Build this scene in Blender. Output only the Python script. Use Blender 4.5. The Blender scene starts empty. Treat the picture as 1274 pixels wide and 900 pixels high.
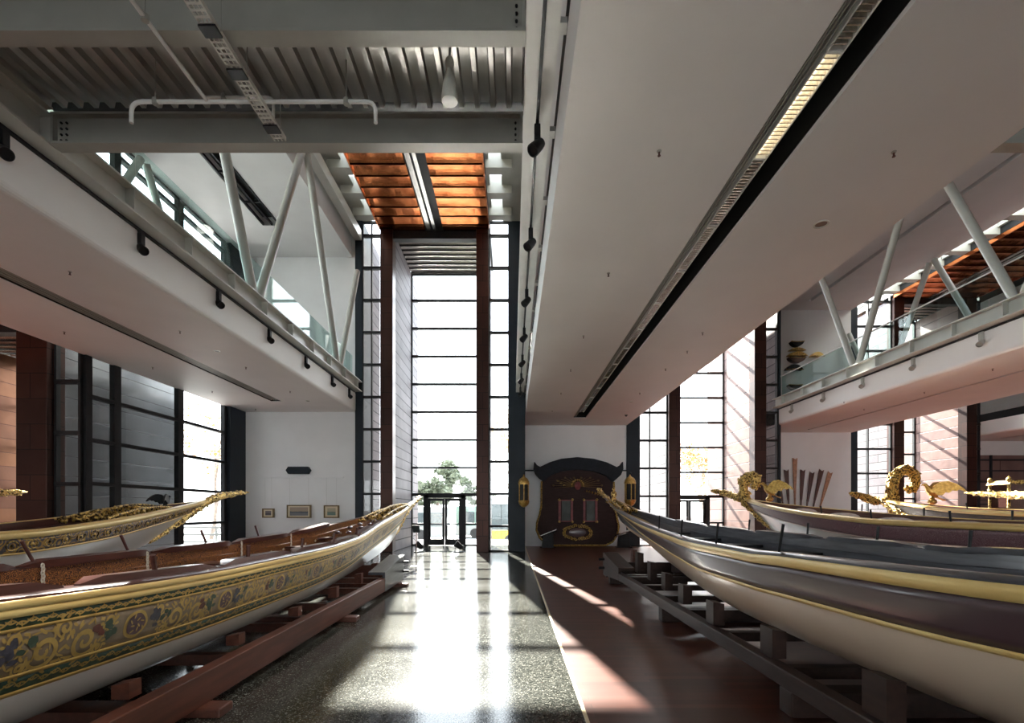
import bpy, bmesh, math, random
import numpy as np
from mathutils import Vector, Matrix, noise

random.seed(7)
scene = bpy.context.scene
COL = scene.collection
PI = math.pi
H = 1.6            # eye height
F = 600.0          # focal length in pixels of the 1274 frame
CX, CY = 637.5, 636.0

def at(px, py, Y):
    return ((px - CX) * Y / F, Y, H - (py - CY) * Y / F)

def on_z(px, py, z):
    Y = (z - H) * F / (CY - py)
    return ((px - CX) * Y / F, Y, z)

# ------------------------------------------------------------------ mesh builder
ORI = {}

class MB:
    def __init__(self):
        self.v = []; self.f = []; self.m = []; self.mi = 0
    def add(self, vs, fs):
        o = len(self.v)
        self.v.extend([tuple(p) for p in vs])
        for f in fs:
            self.f.append(tuple(i + o for i in f)); self.m.append(self.mi)
    def box(self, x0, x1, y0, y1, z0, z1):
        vs = [(x0,y0,z0),(x1,y0,z0),(x1,y1,z0),(x0,y1,z0),(x0,y0,z1),(x1,y0,z1),(x1,y1,z1),(x0,y1,z1)]
        self.add(vs, [(0,3,2,1),(4,5,6,7),(0,1,5,4),(1,2,6,5),(2,3,7,6),(3,0,4,7)])
        return self
    def obox(self, c, ax, ay, az, hx, hy, hz):
        c = Vector(c); vs = []
        for sz in (-1, 1):
            for sx, sy in ((-1,-1),(1,-1),(1,1),(-1,1)):
                vs.append(c + ax*hx*sx + ay*hy*sy + az*hz*sz)
        self.add(vs, [(0,3,2,1),(4,5,6,7),(0,1,5,4),(1,2,6,5),(2,3,7,6),(3,0,4,7)])
        return self
    def bar(self, a, b, w, h, up=(0,0,1)):
        a = Vector(a); b = Vector(b); d = (b - a); L = d.length; d.normalize()
        u = Vector(up); s = d.cross(u)
        if s.length < 1e-4: s = d.cross(Vector((1,0,0)))
        s.normalize(); t = s.cross(d)
        return self.obox((a+b)/2, s, d, t, w/2, L/2, h/2)
    def tube(self, pts, r, n=8, caps=True, flat=1.0, up=(0,0,1)):
        pts = [Vector(p) for p in pts]
        N = len(pts); rs = r if hasattr(r, '__len__') else [r]*N
        vs = []; prev = None
        for i, p in enumerate(pts):
            d = (pts[min(i+1,N-1)] - pts[max(i-1,0)])
            if d.length < 1e-9: d = Vector((0,0,1))
            d.normalize()
            if prev is None:
                s = d.cross(Vector(up))
                if s.length < 1e-3: s = d.cross(Vector((1,0,0)))
                if s.length < 1e-3: s = d.cross(Vector((0,1,0)))
            else:
                s = prev - d*prev.dot(d)
                if s.length < 1e-4: s = d.cross(Vector(up))
            s.normalize(); prev = s; t = s.cross(d)
            for k in range(n):
                a = 2*PI*k/n
                vs.append(p + s*(math.cos(a)*rs[i]) + t*(math.sin(a)*rs[i]*flat))
        fs = []
        for i in range(N-1):
            for k in range(n):
                k2 = (k+1) % n
                fs.append((i*n+k, i*n+k2, (i+1)*n+k2, (i+1)*n+k))
        if caps:
            fs.append(tuple(range(n))[::-1]); fs.append(tuple((N-1)*n+k for k in range(n)))
        self.add(vs, fs); return self
    def cyl(self, c, r, h, n=16, r2=None):
        x, y, z = c
        return self.tube([(x,y,z),(x,y,z+h)], [r, r if r2 is None else r2], n)
    def lathe(self, c, prof, n=20, axis=None):
        c = Vector(c); vs = []
        if axis is None: R = Matrix.Identity(3)
        else: R = Vector((0,0,1)).rotation_difference(Vector(axis)).to_matrix()
        for r, z in prof:
            for k in range(n):
                a = 2*PI*k/n
                vs.append(c + R @ Vector((r*math.cos(a), r*math.sin(a), z)))
        fs = []
        for i in range(len(prof)-1):
            for k in range(n):
                k2 = (k+1) % n
                fs.append((i*n+k, i*n+k2, (i+1)*n+k2, (i+1)*n+k))
        fs.append(tuple(range(n))[::-1]); fs.append(tuple((len(prof)-1)*n+k for k in range(n)))
        self.add(vs, fs); return self
    def ell(self, c, rx, ry, rz, R=None, nu=10, nv=7):
        c = Vector(c); vs = []; fs = []
        for i in range(nv+1):
            th = PI*i/nv
            for k in range(nu):
                a = 2*PI*k/nu
                p = Vector((rx*math.sin(th)*math.cos(a), ry*math.sin(th)*math.sin(a), rz*math.cos(th)))
                if R is not None: p = R @ p
                vs.append(c + p)
        for i in range(nv):
            for k in range(nu):
                k2 = (k+1) % nu
                fs.append((i*nu+k, (i+1)*nu+k, (i+1)*nu+k2, i*nu+k2))
        self.add(vs, fs); return self
    def prism(self, poly, y0, y1, plane='xz'):
        n = len(poly)
        if plane == 'xz':
            a = [(p[0], y0, p[1]) for p in poly]; b = [(p[0], y1, p[1]) for p in poly]
        elif plane == 'yz':
            a = [(y0, p[0], p[1]) for p in poly]; b = [(y1, p[0], p[1]) for p in poly]
        else:
            a = [(p[0], p[1], y0) for p in poly]; b = [(p[0], p[1], y1) for p in poly]
        fs = [tuple(range(n)), tuple(range(2*n-1, n-1, -1))]
        for i in range(n):
            j = (i+1) % n
            fs.append((i, n+i, n+j, j))
        self.add(a + b, fs); return self
    def grid(self, rows):
        nr = len(rows); nc = len(rows[0])
        vs = [p for r in rows for p in r]; fs = []
        for i in range(nr-1):
            for j in range(nc-1):
                fs.append((i*nc+j, i*nc+j+1, (i+1)*nc+j+1, (i+1)*nc+j))
        self.add(vs, fs); return self
    def build(self, name, mat, parent=None, loc=None, smooth=False, bevel=0, solid=0, fix=True):
        if parent is not None: o0 = Vector(ORI[parent.name])
        else: o0 = Vector(loc) if loc is not None else Vector((0,0,0))
        me = bpy.data.meshes.new(name)
        me.from_pydata([tuple(Vector(p) - o0) for p in self.v], [], self.f)
        mats = mat if isinstance(mat, (list, tuple)) else [mat]
        for q in mats: me.materials.append(q)
        if len(mats) > 1:
            for p, i in zip(me.polygons, self.m): p.material_index = i
        if fix:
            bm = bmesh.new(); bm.from_mesh(me)
            bmesh.ops.recalc_face_normals(bm, faces=bm.faces)
            bm.to_mesh(me); bm.free()
        if smooth:
            for p in me.polygons: p.use_smooth = True
        me.update()
        ob = bpy.data.objects.new(name, me); COL.objects.link(ob)
        if parent is not None: ob.parent = parent
        else: ob.location = o0
        ORI[ob.name] = tuple(o0)
        if solid:
            m = ob.modifiers.new('Solidify', 'SOLIDIFY'); m.thickness = solid; m.offset = 0
        if bevel:
            m = ob.modifiers.new('Bevel', 'BEVEL'); m.width = bevel; m.segments = 2; m.limit_method = 'ANGLE'
        if smooth and hasattr(me, 'set_sharp_from_angle'):
            me.set_sharp_from_angle(angle=math.radians(40))
        return ob

def tag(o, label, cat, group=None, kind=None):
    o['label'] = label; o['category'] = cat
    if group: o['group'] = group
    if kind: o['kind'] = kind
    return o

def thing(name, label, cat, loc, group=None):
    o = bpy.data.objects.new(name, None); COL.objects.link(o)
    o.location = loc; ORI[o.name] = tuple(loc); o.empty_display_size = 0.1
    return tag(o, label, cat, group)

def struct(name, mb, mat, **k):
    o = mb.build(name, mat, **k); o['kind'] = 'structure'; return o

def copy_tree(o, parent=None, d=None):
    c = o.copy(); COL.objects.link(c)
    if parent is not None: c.parent = parent
    if d is not None: c.location = Vector(o.location) + Vector(d)
    ORI[c.name] = tuple(Vector(ORI[o.name]) + (Vector(d) if d is not None else Vector((0,0,0))))
    for ch in list(o.children): copy_tree(ch, c)
    return c

# ------------------------------------------------------------------ materials
def new_mat(name):
    m = bpy.data.materials.new(name); m.use_nodes = True
    nt = m.node_tree; b = nt.nodes['Principled BSDF']
    return m, nt, b

def mat(name, col, rough=0.5, metal=0.0, var=0.12, scale=6.0, bump=0.0, bscale=40.0, col2=None, spec=None, stretch=None, coat=0.0, rvar=0.0, sharp=None):
    m, nt, b = new_mat(name)
    N = nt.nodes; L = nt.links
    tc = N.new('ShaderNodeTexCoord'); src = tc.outputs['Object']
    if stretch:
        mp = N.new('ShaderNodeMapping'); mp.inputs['Scale'].default_value = stretch
        L.new(src, mp.inputs['Vector']); src = mp.outputs['Vector']
    nz = N.new('ShaderNodeTexNoise'); nz.inputs['Scale'].default_value = scale; nz.inputs['Detail'].default_value = 2 if sharp else 5
    L.new(src, nz.inputs['Vector'])
    rp = N.new('ShaderNodeValToRGB')
    c2 = col2 if col2 else tuple(min(1, c*(1+var)) for c in col)
    c1 = col if col2 else tuple(c*(1-var) for c in col)
    rp.color_ramp.elements[0].position, rp.color_ramp.elements[1].position = sharp or (.3, .7)
    rp.color_ramp.elements[0].color = (*c1, 1); rp.color_ramp.elements[1].color = (*c2, 1)
    L.new(nz.outputs['Fac'], rp.inputs['Fac']); L.new(rp.outputs['Color'], b.inputs['Base Color'])
    b.inputs['Roughness'].default_value = rough; b.inputs['Metallic'].default_value = metal
    if rvar:
        mr = N.new('ShaderNodeMapRange'); mr.inputs['To Min'].default_value = rough-rvar; mr.inputs['To Max'].default_value = rough+rvar
        L.new(nz.outputs['Fac'], mr.inputs['Value']); L.new(mr.outputs['Result'], b.inputs['Roughness'])
    if spec is not None: b.inputs['Specular IOR Level'].default_value = spec
    if coat: b.inputs['Coat Weight'].default_value = coat; b.inputs['Coat Roughness'].default_value = 0.12
    if bump:
        n2 = N.new('ShaderNodeTexNoise'); n2.inputs['Scale'].default_value = bscale; n2.inputs['Detail'].default_value = 4
        L.new(src, n2.inputs['Vector'])
        bp = N.new('ShaderNodeBump'); bp.inputs['Strength'].default_value = bump; bp.inputs['Distance'].default_value = 0.02
        L.new(n2.outputs['Fac'], bp.inputs['Height']); L.new(bp.outputs['Normal'], b.inputs['Normal'])
    return m

def panel_mat(name, c1, c2, seam, rough, metal, w, h, axes='yz', bump=0.25, mortar=0.012, nscale=1.5, spec=.5):
    """sheet-metal panels in staggered rows (axes: which object axes run along / up the panels)"""
    m, nt, b = new_mat(name); N = nt.nodes; L = nt.links
    tc = N.new('ShaderNodeTexCoord'); sp = N.new('ShaderNodeSeparateXYZ'); L.new(tc.outputs['Object'], sp.inputs[0])
    cb = N.new('ShaderNodeCombineXYZ')
    if axes == 'yz':
        ad = N.new('ShaderNodeMath'); ad.operation = 'ADD'
        L.new(sp.outputs['X'], ad.inputs[0]); L.new(sp.outputs['Y'], ad.inputs[1])
        L.new(ad.outputs[0], cb.inputs['X']); L.new(sp.outputs['Z'], cb.inputs['Y'])
    else:
        L.new(sp.outputs['X'], cb.inputs['X']); L.new(sp.outputs['Y'], cb.inputs['Y'])
    br = N.new('ShaderNodeTexBrick'); br.inputs['Scale'].default_value = 1.0
    br.inputs['Brick Width'].default_value = w; br.inputs['Row Height'].default_value = h
    br.inputs['Mortar Size'].default_value = mortar; br.inputs['Mortar Smooth'].default_value = 0.3
    br.inputs['Color1'].default_value = (*c1, 1); br.inputs['Color2'].default_value = (*c2, 1); br.inputs['Mortar'].default_value = (*seam, 1)
    L.new(cb.outputs[0], br.inputs['Vector'])
    nz = N.new('ShaderNodeTexNoise'); nz.inputs['Scale'].default_value = nscale; nz.inputs['Detail'].default_value = 6
    L.new(tc.outputs['Object'], nz.inputs['Vector'])
    mx = N.new('ShaderNodeMix'); mx.data_type = 'RGBA'; mx.blend_type = 'MULTIPLY'; mx.inputs['Factor'].default_value = 0.6
    rp = N.new('ShaderNodeValToRGB'); rp.color_ramp.elements[0].position = .3; rp.color_ramp.elements[1].position = .75
    rp.color_ramp.elements[0].color = (.55,.55,.58,1); rp.color_ramp.elements[1].color = (1,1,1,1)
    L.new(nz.outputs['Fac'], rp.inputs['Fac'])
    L.new(br.outputs['Color'], mx.inputs['A']); L.new(rp.outputs['Color'], mx.inputs['B'])
    L.new(mx.outputs['Result'], b.inputs['Base Color'])
    b.inputs['Roughness'].default_value = rough; b.inputs['Metallic'].default_value = metal; b.inputs['Specular IOR Level'].default_value = spec
    bp = N.new('ShaderNodeBump'); bp.inputs['Strength'].default_value = bump; bp.inputs['Distance'].default_value = 0.03
    sb = N.new('ShaderNodeMath'); sb.operation = 'SUBTRACT'
    L.new(nz.outputs['Fac'], sb.inputs[0]); L.new(br.outputs['Fac'], sb.inputs[1])
    L.new(sb.outputs[0], bp.inputs['Height']); L.new(bp.outputs['Normal'], b.inputs['Normal'])
    return m

def glass_mat(name, tint=(1,1,1), refl=1.0):
    m = bpy.data.materials.new(name); m.use_nodes = True
    nt = m.node_tree; N = nt.nodes; L = nt.links
    for n in list(N): N.remove(n)
    out = N.new('ShaderNodeOutputMaterial'); mx = N.new('ShaderNodeMixShader')
    tr = N.new('ShaderNodeBsdfTransparent'); tr.inputs['Color'].default_value = (*tint, 1)
    gl = N.new('ShaderNodeBsdfGlossy'); gl.inputs['Roughness'].default_value = 0.02
    fr = N.new('ShaderNodeLayerWeight'); fr.inputs['Blend'].default_value = .5
    pw = N.new('ShaderNodeMath'); pw.operation = 'POWER'; pw.inputs[1].default_value = 4.5
    mu = N.new('ShaderNodeMath'); mu.operation = 'MULTIPLY_ADD'; mu.inputs[1].default_value = .9*refl; mu.inputs[2].default_value = .025*refl
    L.new(fr.outputs['Facing'], pw.inputs[0]); L.new(pw.outputs[0], mu.inputs[0]); L.new(mu.outputs[0], mx.inputs[0])
    L.new(tr.outputs[0], mx.inputs[1]); L.new(gl.outputs[0], mx.inputs[2]); L.new(mx.outputs[0], out.inputs[0])
    return m

def emit_mat(name, col, s):
    m, nt, b = new_mat(name)
    b.inputs['Base Color'].default_value = (*col, 1)
    b.inputs['Emission Color'].default_value = (*col, 1); b.inputs['Emission Strength'].default_value = s
    return m

def terrazzo_mat():
    m, nt, b = new_mat('terrazzo'); N = nt.nodes; L = nt.links
    tc = N.new('ShaderNodeTexCoord')
    vo = N.new('ShaderNodeTexVoronoi'); vo.inputs['Scale'].default_value = 105
    L.new(tc.outputs['Object'], vo.inputs['Vector'])
    rp = N.new('ShaderNodeValToRGB'); rp.color_ramp.interpolation = 'CONSTANT'
    e = rp.color_ramp.elements; e[0].position = 0; e[0].color = (.014,.016,.014,1); e[1].position = .40; e[1].color = (.04,.043,.037,1)
    for p, c in ((.60,(.065,.067,.06)),(.80,(.115,.116,.102)),(.94,(.25,.245,.215))):
        q = e.new(p); q.color = (*c, 1)
    sp = N.new('ShaderNodeSeparateColor'); L.new(vo.outputs['Color'], sp.inputs[0]); L.new(sp.outputs[0], rp.inputs['Fac'])
    L.new(rp.outputs['Color'], b.inputs['Base Color'])
    nz = N.new('ShaderNodeTexNoise'); nz.inputs['Scale'].default_value = .9; nz.inputs['Detail'].default_value = 6
    L.new(tc.outputs['Object'], nz.inputs['Vector'])
    mr = N.new('ShaderNodeMapRange'); mr.inputs['To Min'].default_value = .07; mr.inputs['To Max'].default_value = .17
    L.new(nz.outputs['Fac'], mr.inputs['Value']); L.new(mr.outputs['Result'], b.inputs['Roughness'])
    b.inputs['Specular IOR Level'].default_value = .55
    n2 = N.new('ShaderNodeTexNoise'); n2.inputs['Scale'].default_value = 60
    L.new(tc.outputs['Object'], n2.inputs['Vector'])
    bp = N.new('ShaderNodeBump'); bp.inputs['Strength'].default_value = .06; bp.inputs['Distance'].default_value = .01
    L.new(n2.outputs['Fac'], bp.inputs['Height']); L.new(bp.outputs['Normal'], b.inputs['Normal'])
    return m

def woodfloor_mat():
    m, nt, b = new_mat('plank_floor'); N = nt.nodes; L = nt.links
    tc = N.new('ShaderNodeTexCoord')
    br = N.new('ShaderNodeTexBrick'); br.inputs['Scale'].default_value = 1
    br.inputs['Brick Width'].default_value = 1.3; br.inputs['Row Height'].default_value = .085
    br.inputs['Mortar Size'].default_value = .002; br.inputs['Mortar'].default_value = (.02,.008,.006,1)
    br.inputs['Color1'].default_value = (.135,.046,.030,1); br.inputs['Color2'].default_value = (.072,.023,.015,1)
    L.new(tc.outputs['Object'], br.inputs['Vector'])
    mp = N.new('ShaderNodeMapping'); mp.inputs['Scale'].default_value = (1.5, 30, 1); L.new(tc.outputs['Object'], mp.inputs['Vector'])
    nz = N.new('ShaderNodeTexNoise'); nz.inputs['Scale'].default_value = 3; nz.inputs['Detail'].default_value = 6; L.new(mp.outputs[0], nz.inputs['Vector'])
    rp = N.new('ShaderNodeValToRGB'); rp.color_ramp.elements[0].color = (.6,.6,.6,1); rp.color_ramp.elements[1].color = (1.25,1.2,1.15,1)
    L.new(nz.outputs['Fac'], rp.inputs['Fac'])
    mx = N.new('ShaderNodeMix'); mx.data_type = 'RGBA'; mx.blend_type = 'MULTIPLY'; mx.inputs['Factor'].default_value = .8
    L.new(br.outputs['Color'], mx.inputs['A']); L.new(rp.outputs['Color'], mx.inputs['B']); L.new(mx.outputs['Result'], b.inputs['Base Color'])
    b.inputs['Roughness'].default_value = .3
    bp = N.new('ShaderNodeBump'); bp.inputs['Strength'].default_value = .12; bp.inputs['Distance'].default_value = .01
    iv = N.new('ShaderNodeMath'); iv.operation = 'SUBTRACT'; iv.inputs[0].default_value = 1; L.new(br.outputs['Fac'], iv.inputs[1])
    L.new(iv.outputs[0], bp.inputs['Height']); L.new(bp.outputs['Normal'], b.inputs['Normal'])
    return m

def filigree_mat(name, ground, ink, scale=9.0, thr=.5, metal=.5, rough=.4, stretch=(1,1,1), ink2=None):
    """painted arabesque: warped bands of gold on a coloured ground"""
    m, nt, b = new_mat(name); N = nt.nodes; L = nt.links
    tc = N.new('ShaderNodeTexCoord'); mp = N.new('ShaderNodeMapping'); mp.inputs['Scale'].default_value = stretch
    L.new(tc.outputs['Object'], mp.inputs['Vector'])
    wv = N.new('ShaderNodeTexWave'); wv.wave_type = 'RINGS'; wv.rings_direction = 'SPHERICAL'
    vo = N.new('ShaderNodeTexVoronoi'); vo.inputs['Scale'].default_value = scale
    L.new(mp.outputs[0], vo.inputs['Vector'])
    sn = N.new('ShaderNodeMath'); sn.operation = 'MULTIPLY'; sn.inputs[1].default_value = 26
    L.new(vo.outputs['Distance'], sn.inputs[0])
    s2 = N.new('ShaderNodeMath'); s2.operation = 'SINE'; L.new(sn.outputs[0], s2.inputs[0])
    N.remove(wv)
    nz = N.new('ShaderNodeTexNoise'); nz.inputs['Scale'].default_value = scale*3.2; nz.inputs['Detail'].default_value = 3
    L.new(mp.outputs[0], nz.inputs['Vector'])
    ad = N.new('ShaderNodeMath'); ad.operation = 'MULTIPLY_ADD'; ad.inputs[1].default_value = .25
    L.new(s2.outputs[0], ad.inputs[0]); L.new(nz.outputs['Fac'], ad.inputs[2])
    rp = N.new('ShaderNodeValToRGB'); rp.color_ramp.elements[0].position = thr-.04; rp.color_ramp.elements[1].position = thr+.04
    rp.color_ramp.elements[0].color = (*ground, 1); rp.color_ramp.elements[1].color = (*ink, 1)
    if ink2:
        q = rp.color_ramp.elements.new(min(.98, thr+.2)); q.color = (*ink2, 1)
    L.new(ad.outputs[0], rp.inputs['Fac']); L.new(rp.outputs['Color'], b.inputs['Base Color'])
    b.inputs['Roughness'].default_value = rough; b.inputs['Metallic'].default_value = metal
    return m

M = {}
M['plaster'] = mat('white_plaster', (.80,.80,.80), .8, var=.03, scale=1.2, bump=.03, bscale=90)
M['soffit'] = mat('ceiling_plaster', (.84,.82,.80), .6, var=.03, scale=.8, bump=.02, bscale=60)
M['steel'] = mat('grey_painted_steel', (.37,.365,.325), .42, var=.06, scale=3)
M['steel_light'] = mat('pale_painted_steel', (.80,.80,.77), .36, var=.05, scale=3)
M['deck'] = mat('galvanised_deck', (.42,.41,.39), .38, metal=.75, var=.18, scale=4, stretch=(1,.3,1))
M['slate'] = mat('slate_blue_steel', (.016,.023,.032), .5, var=.15, scale=2, spec=.25)
M['black'] = mat('black_steel', (.012,.013,.015), .5, var=.2, spec=.3)
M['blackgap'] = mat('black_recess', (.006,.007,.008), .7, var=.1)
M['copper_col'] = panel_mat('dark_copper_panels', (.060,.022,.015), (.042,.016,.012), (.008,.004,.004), .38, .6, 1.1, .62, bump=.12)
M['clad'] = panel_mat('weathered_copper_cladding', (.23,.205,.215), (.165,.145,.155), (.02,.017,.017), .62, .15, 7.0, .42, bump=.3, mortar=.024, spec=.22)
M['clad_pink'] = panel_mat('pink_copper_cladding', (.34,.21,.18), (.26,.165,.15), (.10,.06,.055), .48, .35, 6.0, .55, bump=.35, mortar=.024, spec=.3)
M['clad_zinc'] = panel_mat('dark_zinc_cladding', (.24,.25,.27), (.17,.18,.20), (.035,.037,.04), .34, .7, 5.0, .5, bump=.45)
M['clad_orange'] = panel_mat('orange_copper_cladding', (.20,.085,.04), (.14,.06,.035), (.09,.03,.015), .3, .75, 2.0, .42, bump=.35)
M['copper'] = mat('bright_copper', (.50,.13,.04), .22, metal=1.0, col2=(.78,.27,.10), scale=2.2, bump=.35, bscale=5)
M['louver'] = mat('bright_metal_slats', (.70,.67,.62), .22, metal=.9, var=.1, bump=.15, bscale=8)
M['glass'] = glass_mat('window_glass', (.97,.985,.98), .8)
M['railglass'] = glass_mat('balustrade_glass', (.80,.90,.885), 1.1)
M['terrazzo'] = terrazzo_mat()
M['planks'] = woodfloor_mat()
M['brass'] = mat('brass_strip', (.72,.62,.42), .35, metal=.8)
M['gold'] = mat('gold_leaf_groove_shade', (.10,.045,.01), .3, metal=.9, col2=(.92,.66,.24), scale=24, bump=1.0, bscale=42, sharp=(.40,.52))  # umber blotches paint in the shade of carved grooves
M['gold_plank'] = mat('gilded_plank', (.80,.54,.17), .36, metal=.12, col2=(.90,.68,.28), scale=9, bump=.08, bscale=30, stretch=(1,.25,1))
M['gold_dark'] = mat('gilding_groove_shade', (.045,.022,.006), .36, metal=.8, col2=(.66,.44,.13), scale=22, bump=1.0, bscale=45, sharp=(.42,.54))  # dark groove shading mixed into the colour of the duller gilding
M['cream'] = mat('cream_hull_paint', (.78,.64,.50), .28, var=.05, scale=1.2, coat=.3)
M['white_hull'] = mat('white_hull_paint', (.80,.77,.72), .25, var=.04, scale=1.2, coat=.4)
M['purple'] = mat('aubergine_hull_paint', (.085,.05,.06), .3, var=.14, scale=2.5, coat=.35, stretch=(1,1,.35))
M['taupe'] = mat('taupe_painted_ground', (.25,.19,.125), .4, var=.22, scale=10)
M['green'] = mat('deep_green_paint', (.025,.075,.055), .4, var=.3, scale=12)
M['ochre'] = mat('ochre_line', (.55,.375,.115), .4, metal=.4, var=.15, scale=12)
M['darkwood'] = mat('dark_red_wood', (.085,.03,.024), .28, var=.3, scale=5, stretch=(6,.6,6), coat=.4)
M['redwood'] = mat('red_brown_timber', (.105,.032,.018), .45, var=.3, scale=4, stretch=(5,.5,5))
M['greywood'] = mat('grey_black_wood', (.078,.083,.102), .32, var=.3, scale=5, stretch=(5,.5,5), coat=.3)
M['darktimber'] = mat('dark_brown_timber', (.036,.019,.015), .5, spec=.3, var=.3, scale=4, stretch=(5,.5,5))
M['inlay'] = filigree_mat('gilt_arabesque_wood', (.075,.026,.018), (.42,.18,.05), 24, .56, .2, .35)
M['band_purple'] = filigree_mat('crimson_scroll_band', (.16,.065,.08), (.27,.17,.19), 21, .58, .05, .4)
M['band_blue'] = filigree_mat('blue_gilt_band', (.10,.085,.10), (.50,.30,.08), 7, .55, .3, .4)
M['pearl'] = mat('pearl_inlay', (.68,.64,.55), .25, var=.15, scale=40)
M['flower_purple'] = mat('purple_flower_paint', (.10,.055,.07), .45, var=.35, scale=30)
M['flower_blue'] = mat('blue_flower_paint', (.06,.06,.085), .45, var=.35, scale=30)
M['leaf_green'] = mat('green_leaf_paint', (.05,.085,.055), .45, var=.35, scale=30)
M['flower_red'] = mat('red_flower_paint', (.13,.035,.025), .45, var=.35, scale=30)
M['lampwhite'] = mat('white_lamp_enamel', (.62,.62,.56), .35)
M['chrome'] = mat('chrome', (.7,.7,.7), .15, metal=1)
M['cloth'] = mat('pale_pink_cushion', (.72,.60,.55), .8, var=.1, scale=20)
M['oldwood'] = mat('aged_plank_wood', (.075,.042,.036), .5, var=.3, scale=3, stretch=(1,1,12))
M['paper'] = mat('cream_mount', (.70,.60,.42), .7, var=.04)
M['tube_off'] = mat('unlit_tube', (.5,.5,.48), .3)
M['steel_truss'] = mat('lit_warm_grey_steel', (.52,.515,.47), .36, var=.05, scale=3)  # beam steel made lighter, for the light falling on the struts
M['lamp_glass'] = mat('brownish_lamp_glass', (.16,.13,.10), .3)
M['frame'] = mat('bronze_frame', (.16,.105,.045), .4, metal=.5, var=.2, scale=20)
M['brownhull'] = mat('dark_brown_hull', (.06,.043,.036), .55, var=.2, scale=4, spec=.25)
M['gold_smooth'] = mat('dull_gold_casting', (.36,.20,.05), .34, metal=.9, col2=(.78,.52,.17), scale=16, bump=.4, bscale=40)
M['tube_on'] = emit_mat('lit_tube', (1, .86, .62), .9)
# ================================================================== SETTING
ZB, ZF, ZC0, ZC1, ZU, ZR = 5.5, 6.2, 6.26, 6.66, 11.6, 13.0
YR = -14.0
wn = [0]; tn = [0]
def win(mb, mat_, panes, pm=None):
    wn[0] += 1
    o = struct('window_%d' % wn[0], mb, mat_)
    for p in panes:
        q = p.build('pane', pm or M['glass'], o); q['kind'] = 'structure'
    return o
def trim(mb, mat_, **k):
    tn[0] += 1
    return struct('trim_%d' % tn[0], mb, mat_, **k)

# floors
struct('floor', MB().box(-6.3, .565, YR, 22.5, -.2, 0), M['terrazzo'])
for i, (a, b, y1) in enumerate([(-18,-6.3,19.2),(.565,5.2,22.2),(5.2,12.1,25.4),(12.1,16.85,24.2),(16.85,29,28.4)]):
    struct('floor', MB().box(a, b, YR, y1, -.2, 0), M['planks'])
trim(MB().box(.555, .585, YR, 22.0, -.05, .004), M['brass'])

# end walls of the wings
struct('wall_front', MB().box(-10.7, -6.15, 19, 19.35, -.2, 13), M['plaster'])
struct('wall_front', MB().box(.45, 5.2, 22, 22.35, -.2, 13), M['plaster'])
struct('wall_front', MB().box(12.1, 16.85, 24, 24.35, -.2, 13), M['plaster'])
struct('wall_front', MB().box(24.2, 29, 27, 27.35, -.2, 13), M['plaster'])
struct('wall_left', MB().box(-18.3, -18, YR, 12.2, -.2, 6.6).box(-18.3, -18, YR, 12.2, 12.6, 13.4), M['plaster'])
struct('wall_right', MB().box(29, 29.3, YR, 28.4, -.2, 13.4), M['plaster'])
# unseen rear wall: solid behind wings; bays glazed low only, to cut rear light
for a, b in ((-18,-16.9),(-10.7,-6.15),(.45,5.2),(12.1,16.85),(24.2,29)):
    struct('wall_rear', MB().box(a, b, YR-.3, YR, -.2, 13.4), M['plaster'])
for a, b in ((-16.9,-10.7),(-6.15,.45),(5.2,12.1),(16.85,24.2)):
    struct('wall_rear', MB().box(a, b, YR-.3, YR, 4.9, 13.4), M['plaster'])
    mb = MB()
    n = 4
    for k in range(n+1):
        x = a + (b-a)*k/n; mb.box(x-.06, x+.06, YR-.2, YR-.05, 0, 4.9)
    for k in range(3): mb.box(a, b, YR-.18, YR-.07, 1+1.27*k-.03, 1+1.27*k+.03)
    win(mb, M['black'], [MB().box(a, b, YR-.14, YR-.12, 0, 4.9)])

struct('wall_front', MB().box(24.6, 29, 26.85, 27, 0, 4.7), M['clad_pink'])
mb = MB()
for k in range(7): mb.box(24.5, 29, 26.78, 26.84, .7+.62*k, .76+.62*k)
for x in (24.55, 26.6, 28.9): mb.box(x-.05, x+.05, 26.77, 26.85, 0, 4.7)
struct('trim_0', mb, M['slate'])
# piers
for x0, x1, y0, y1 in ((-6.17,-5.87,18.9,20.3),(-.14,.5,18.95,22.3),(5.2,5.78,21.9,22.5),(12.08,12.2,21.9,22.2),(16.85,17.4,24.3,25.3)):
    trim(MB().box(x0, x1, y0, y1, 0, 13), M['slate'], bevel=.015)
trim(MB().box(-10.82, -10.5, 17.96, 19.0, 0, 13), M['slate'], bevel=.015)
# outer return walls of the wings
struct('wall_outer', MB().box(12.1, 12.3, 22.2, 24.0, 0, 13), M['clad'])
struct('wall_outer', MB().box(-6.15, -5.93, 20.3, 21.6, 0, 13), M['clad'])
struct('wall_outer', MB().box(16.65, 16.85, 24.35, 25.0, 0, 13), M['clad'])

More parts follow.
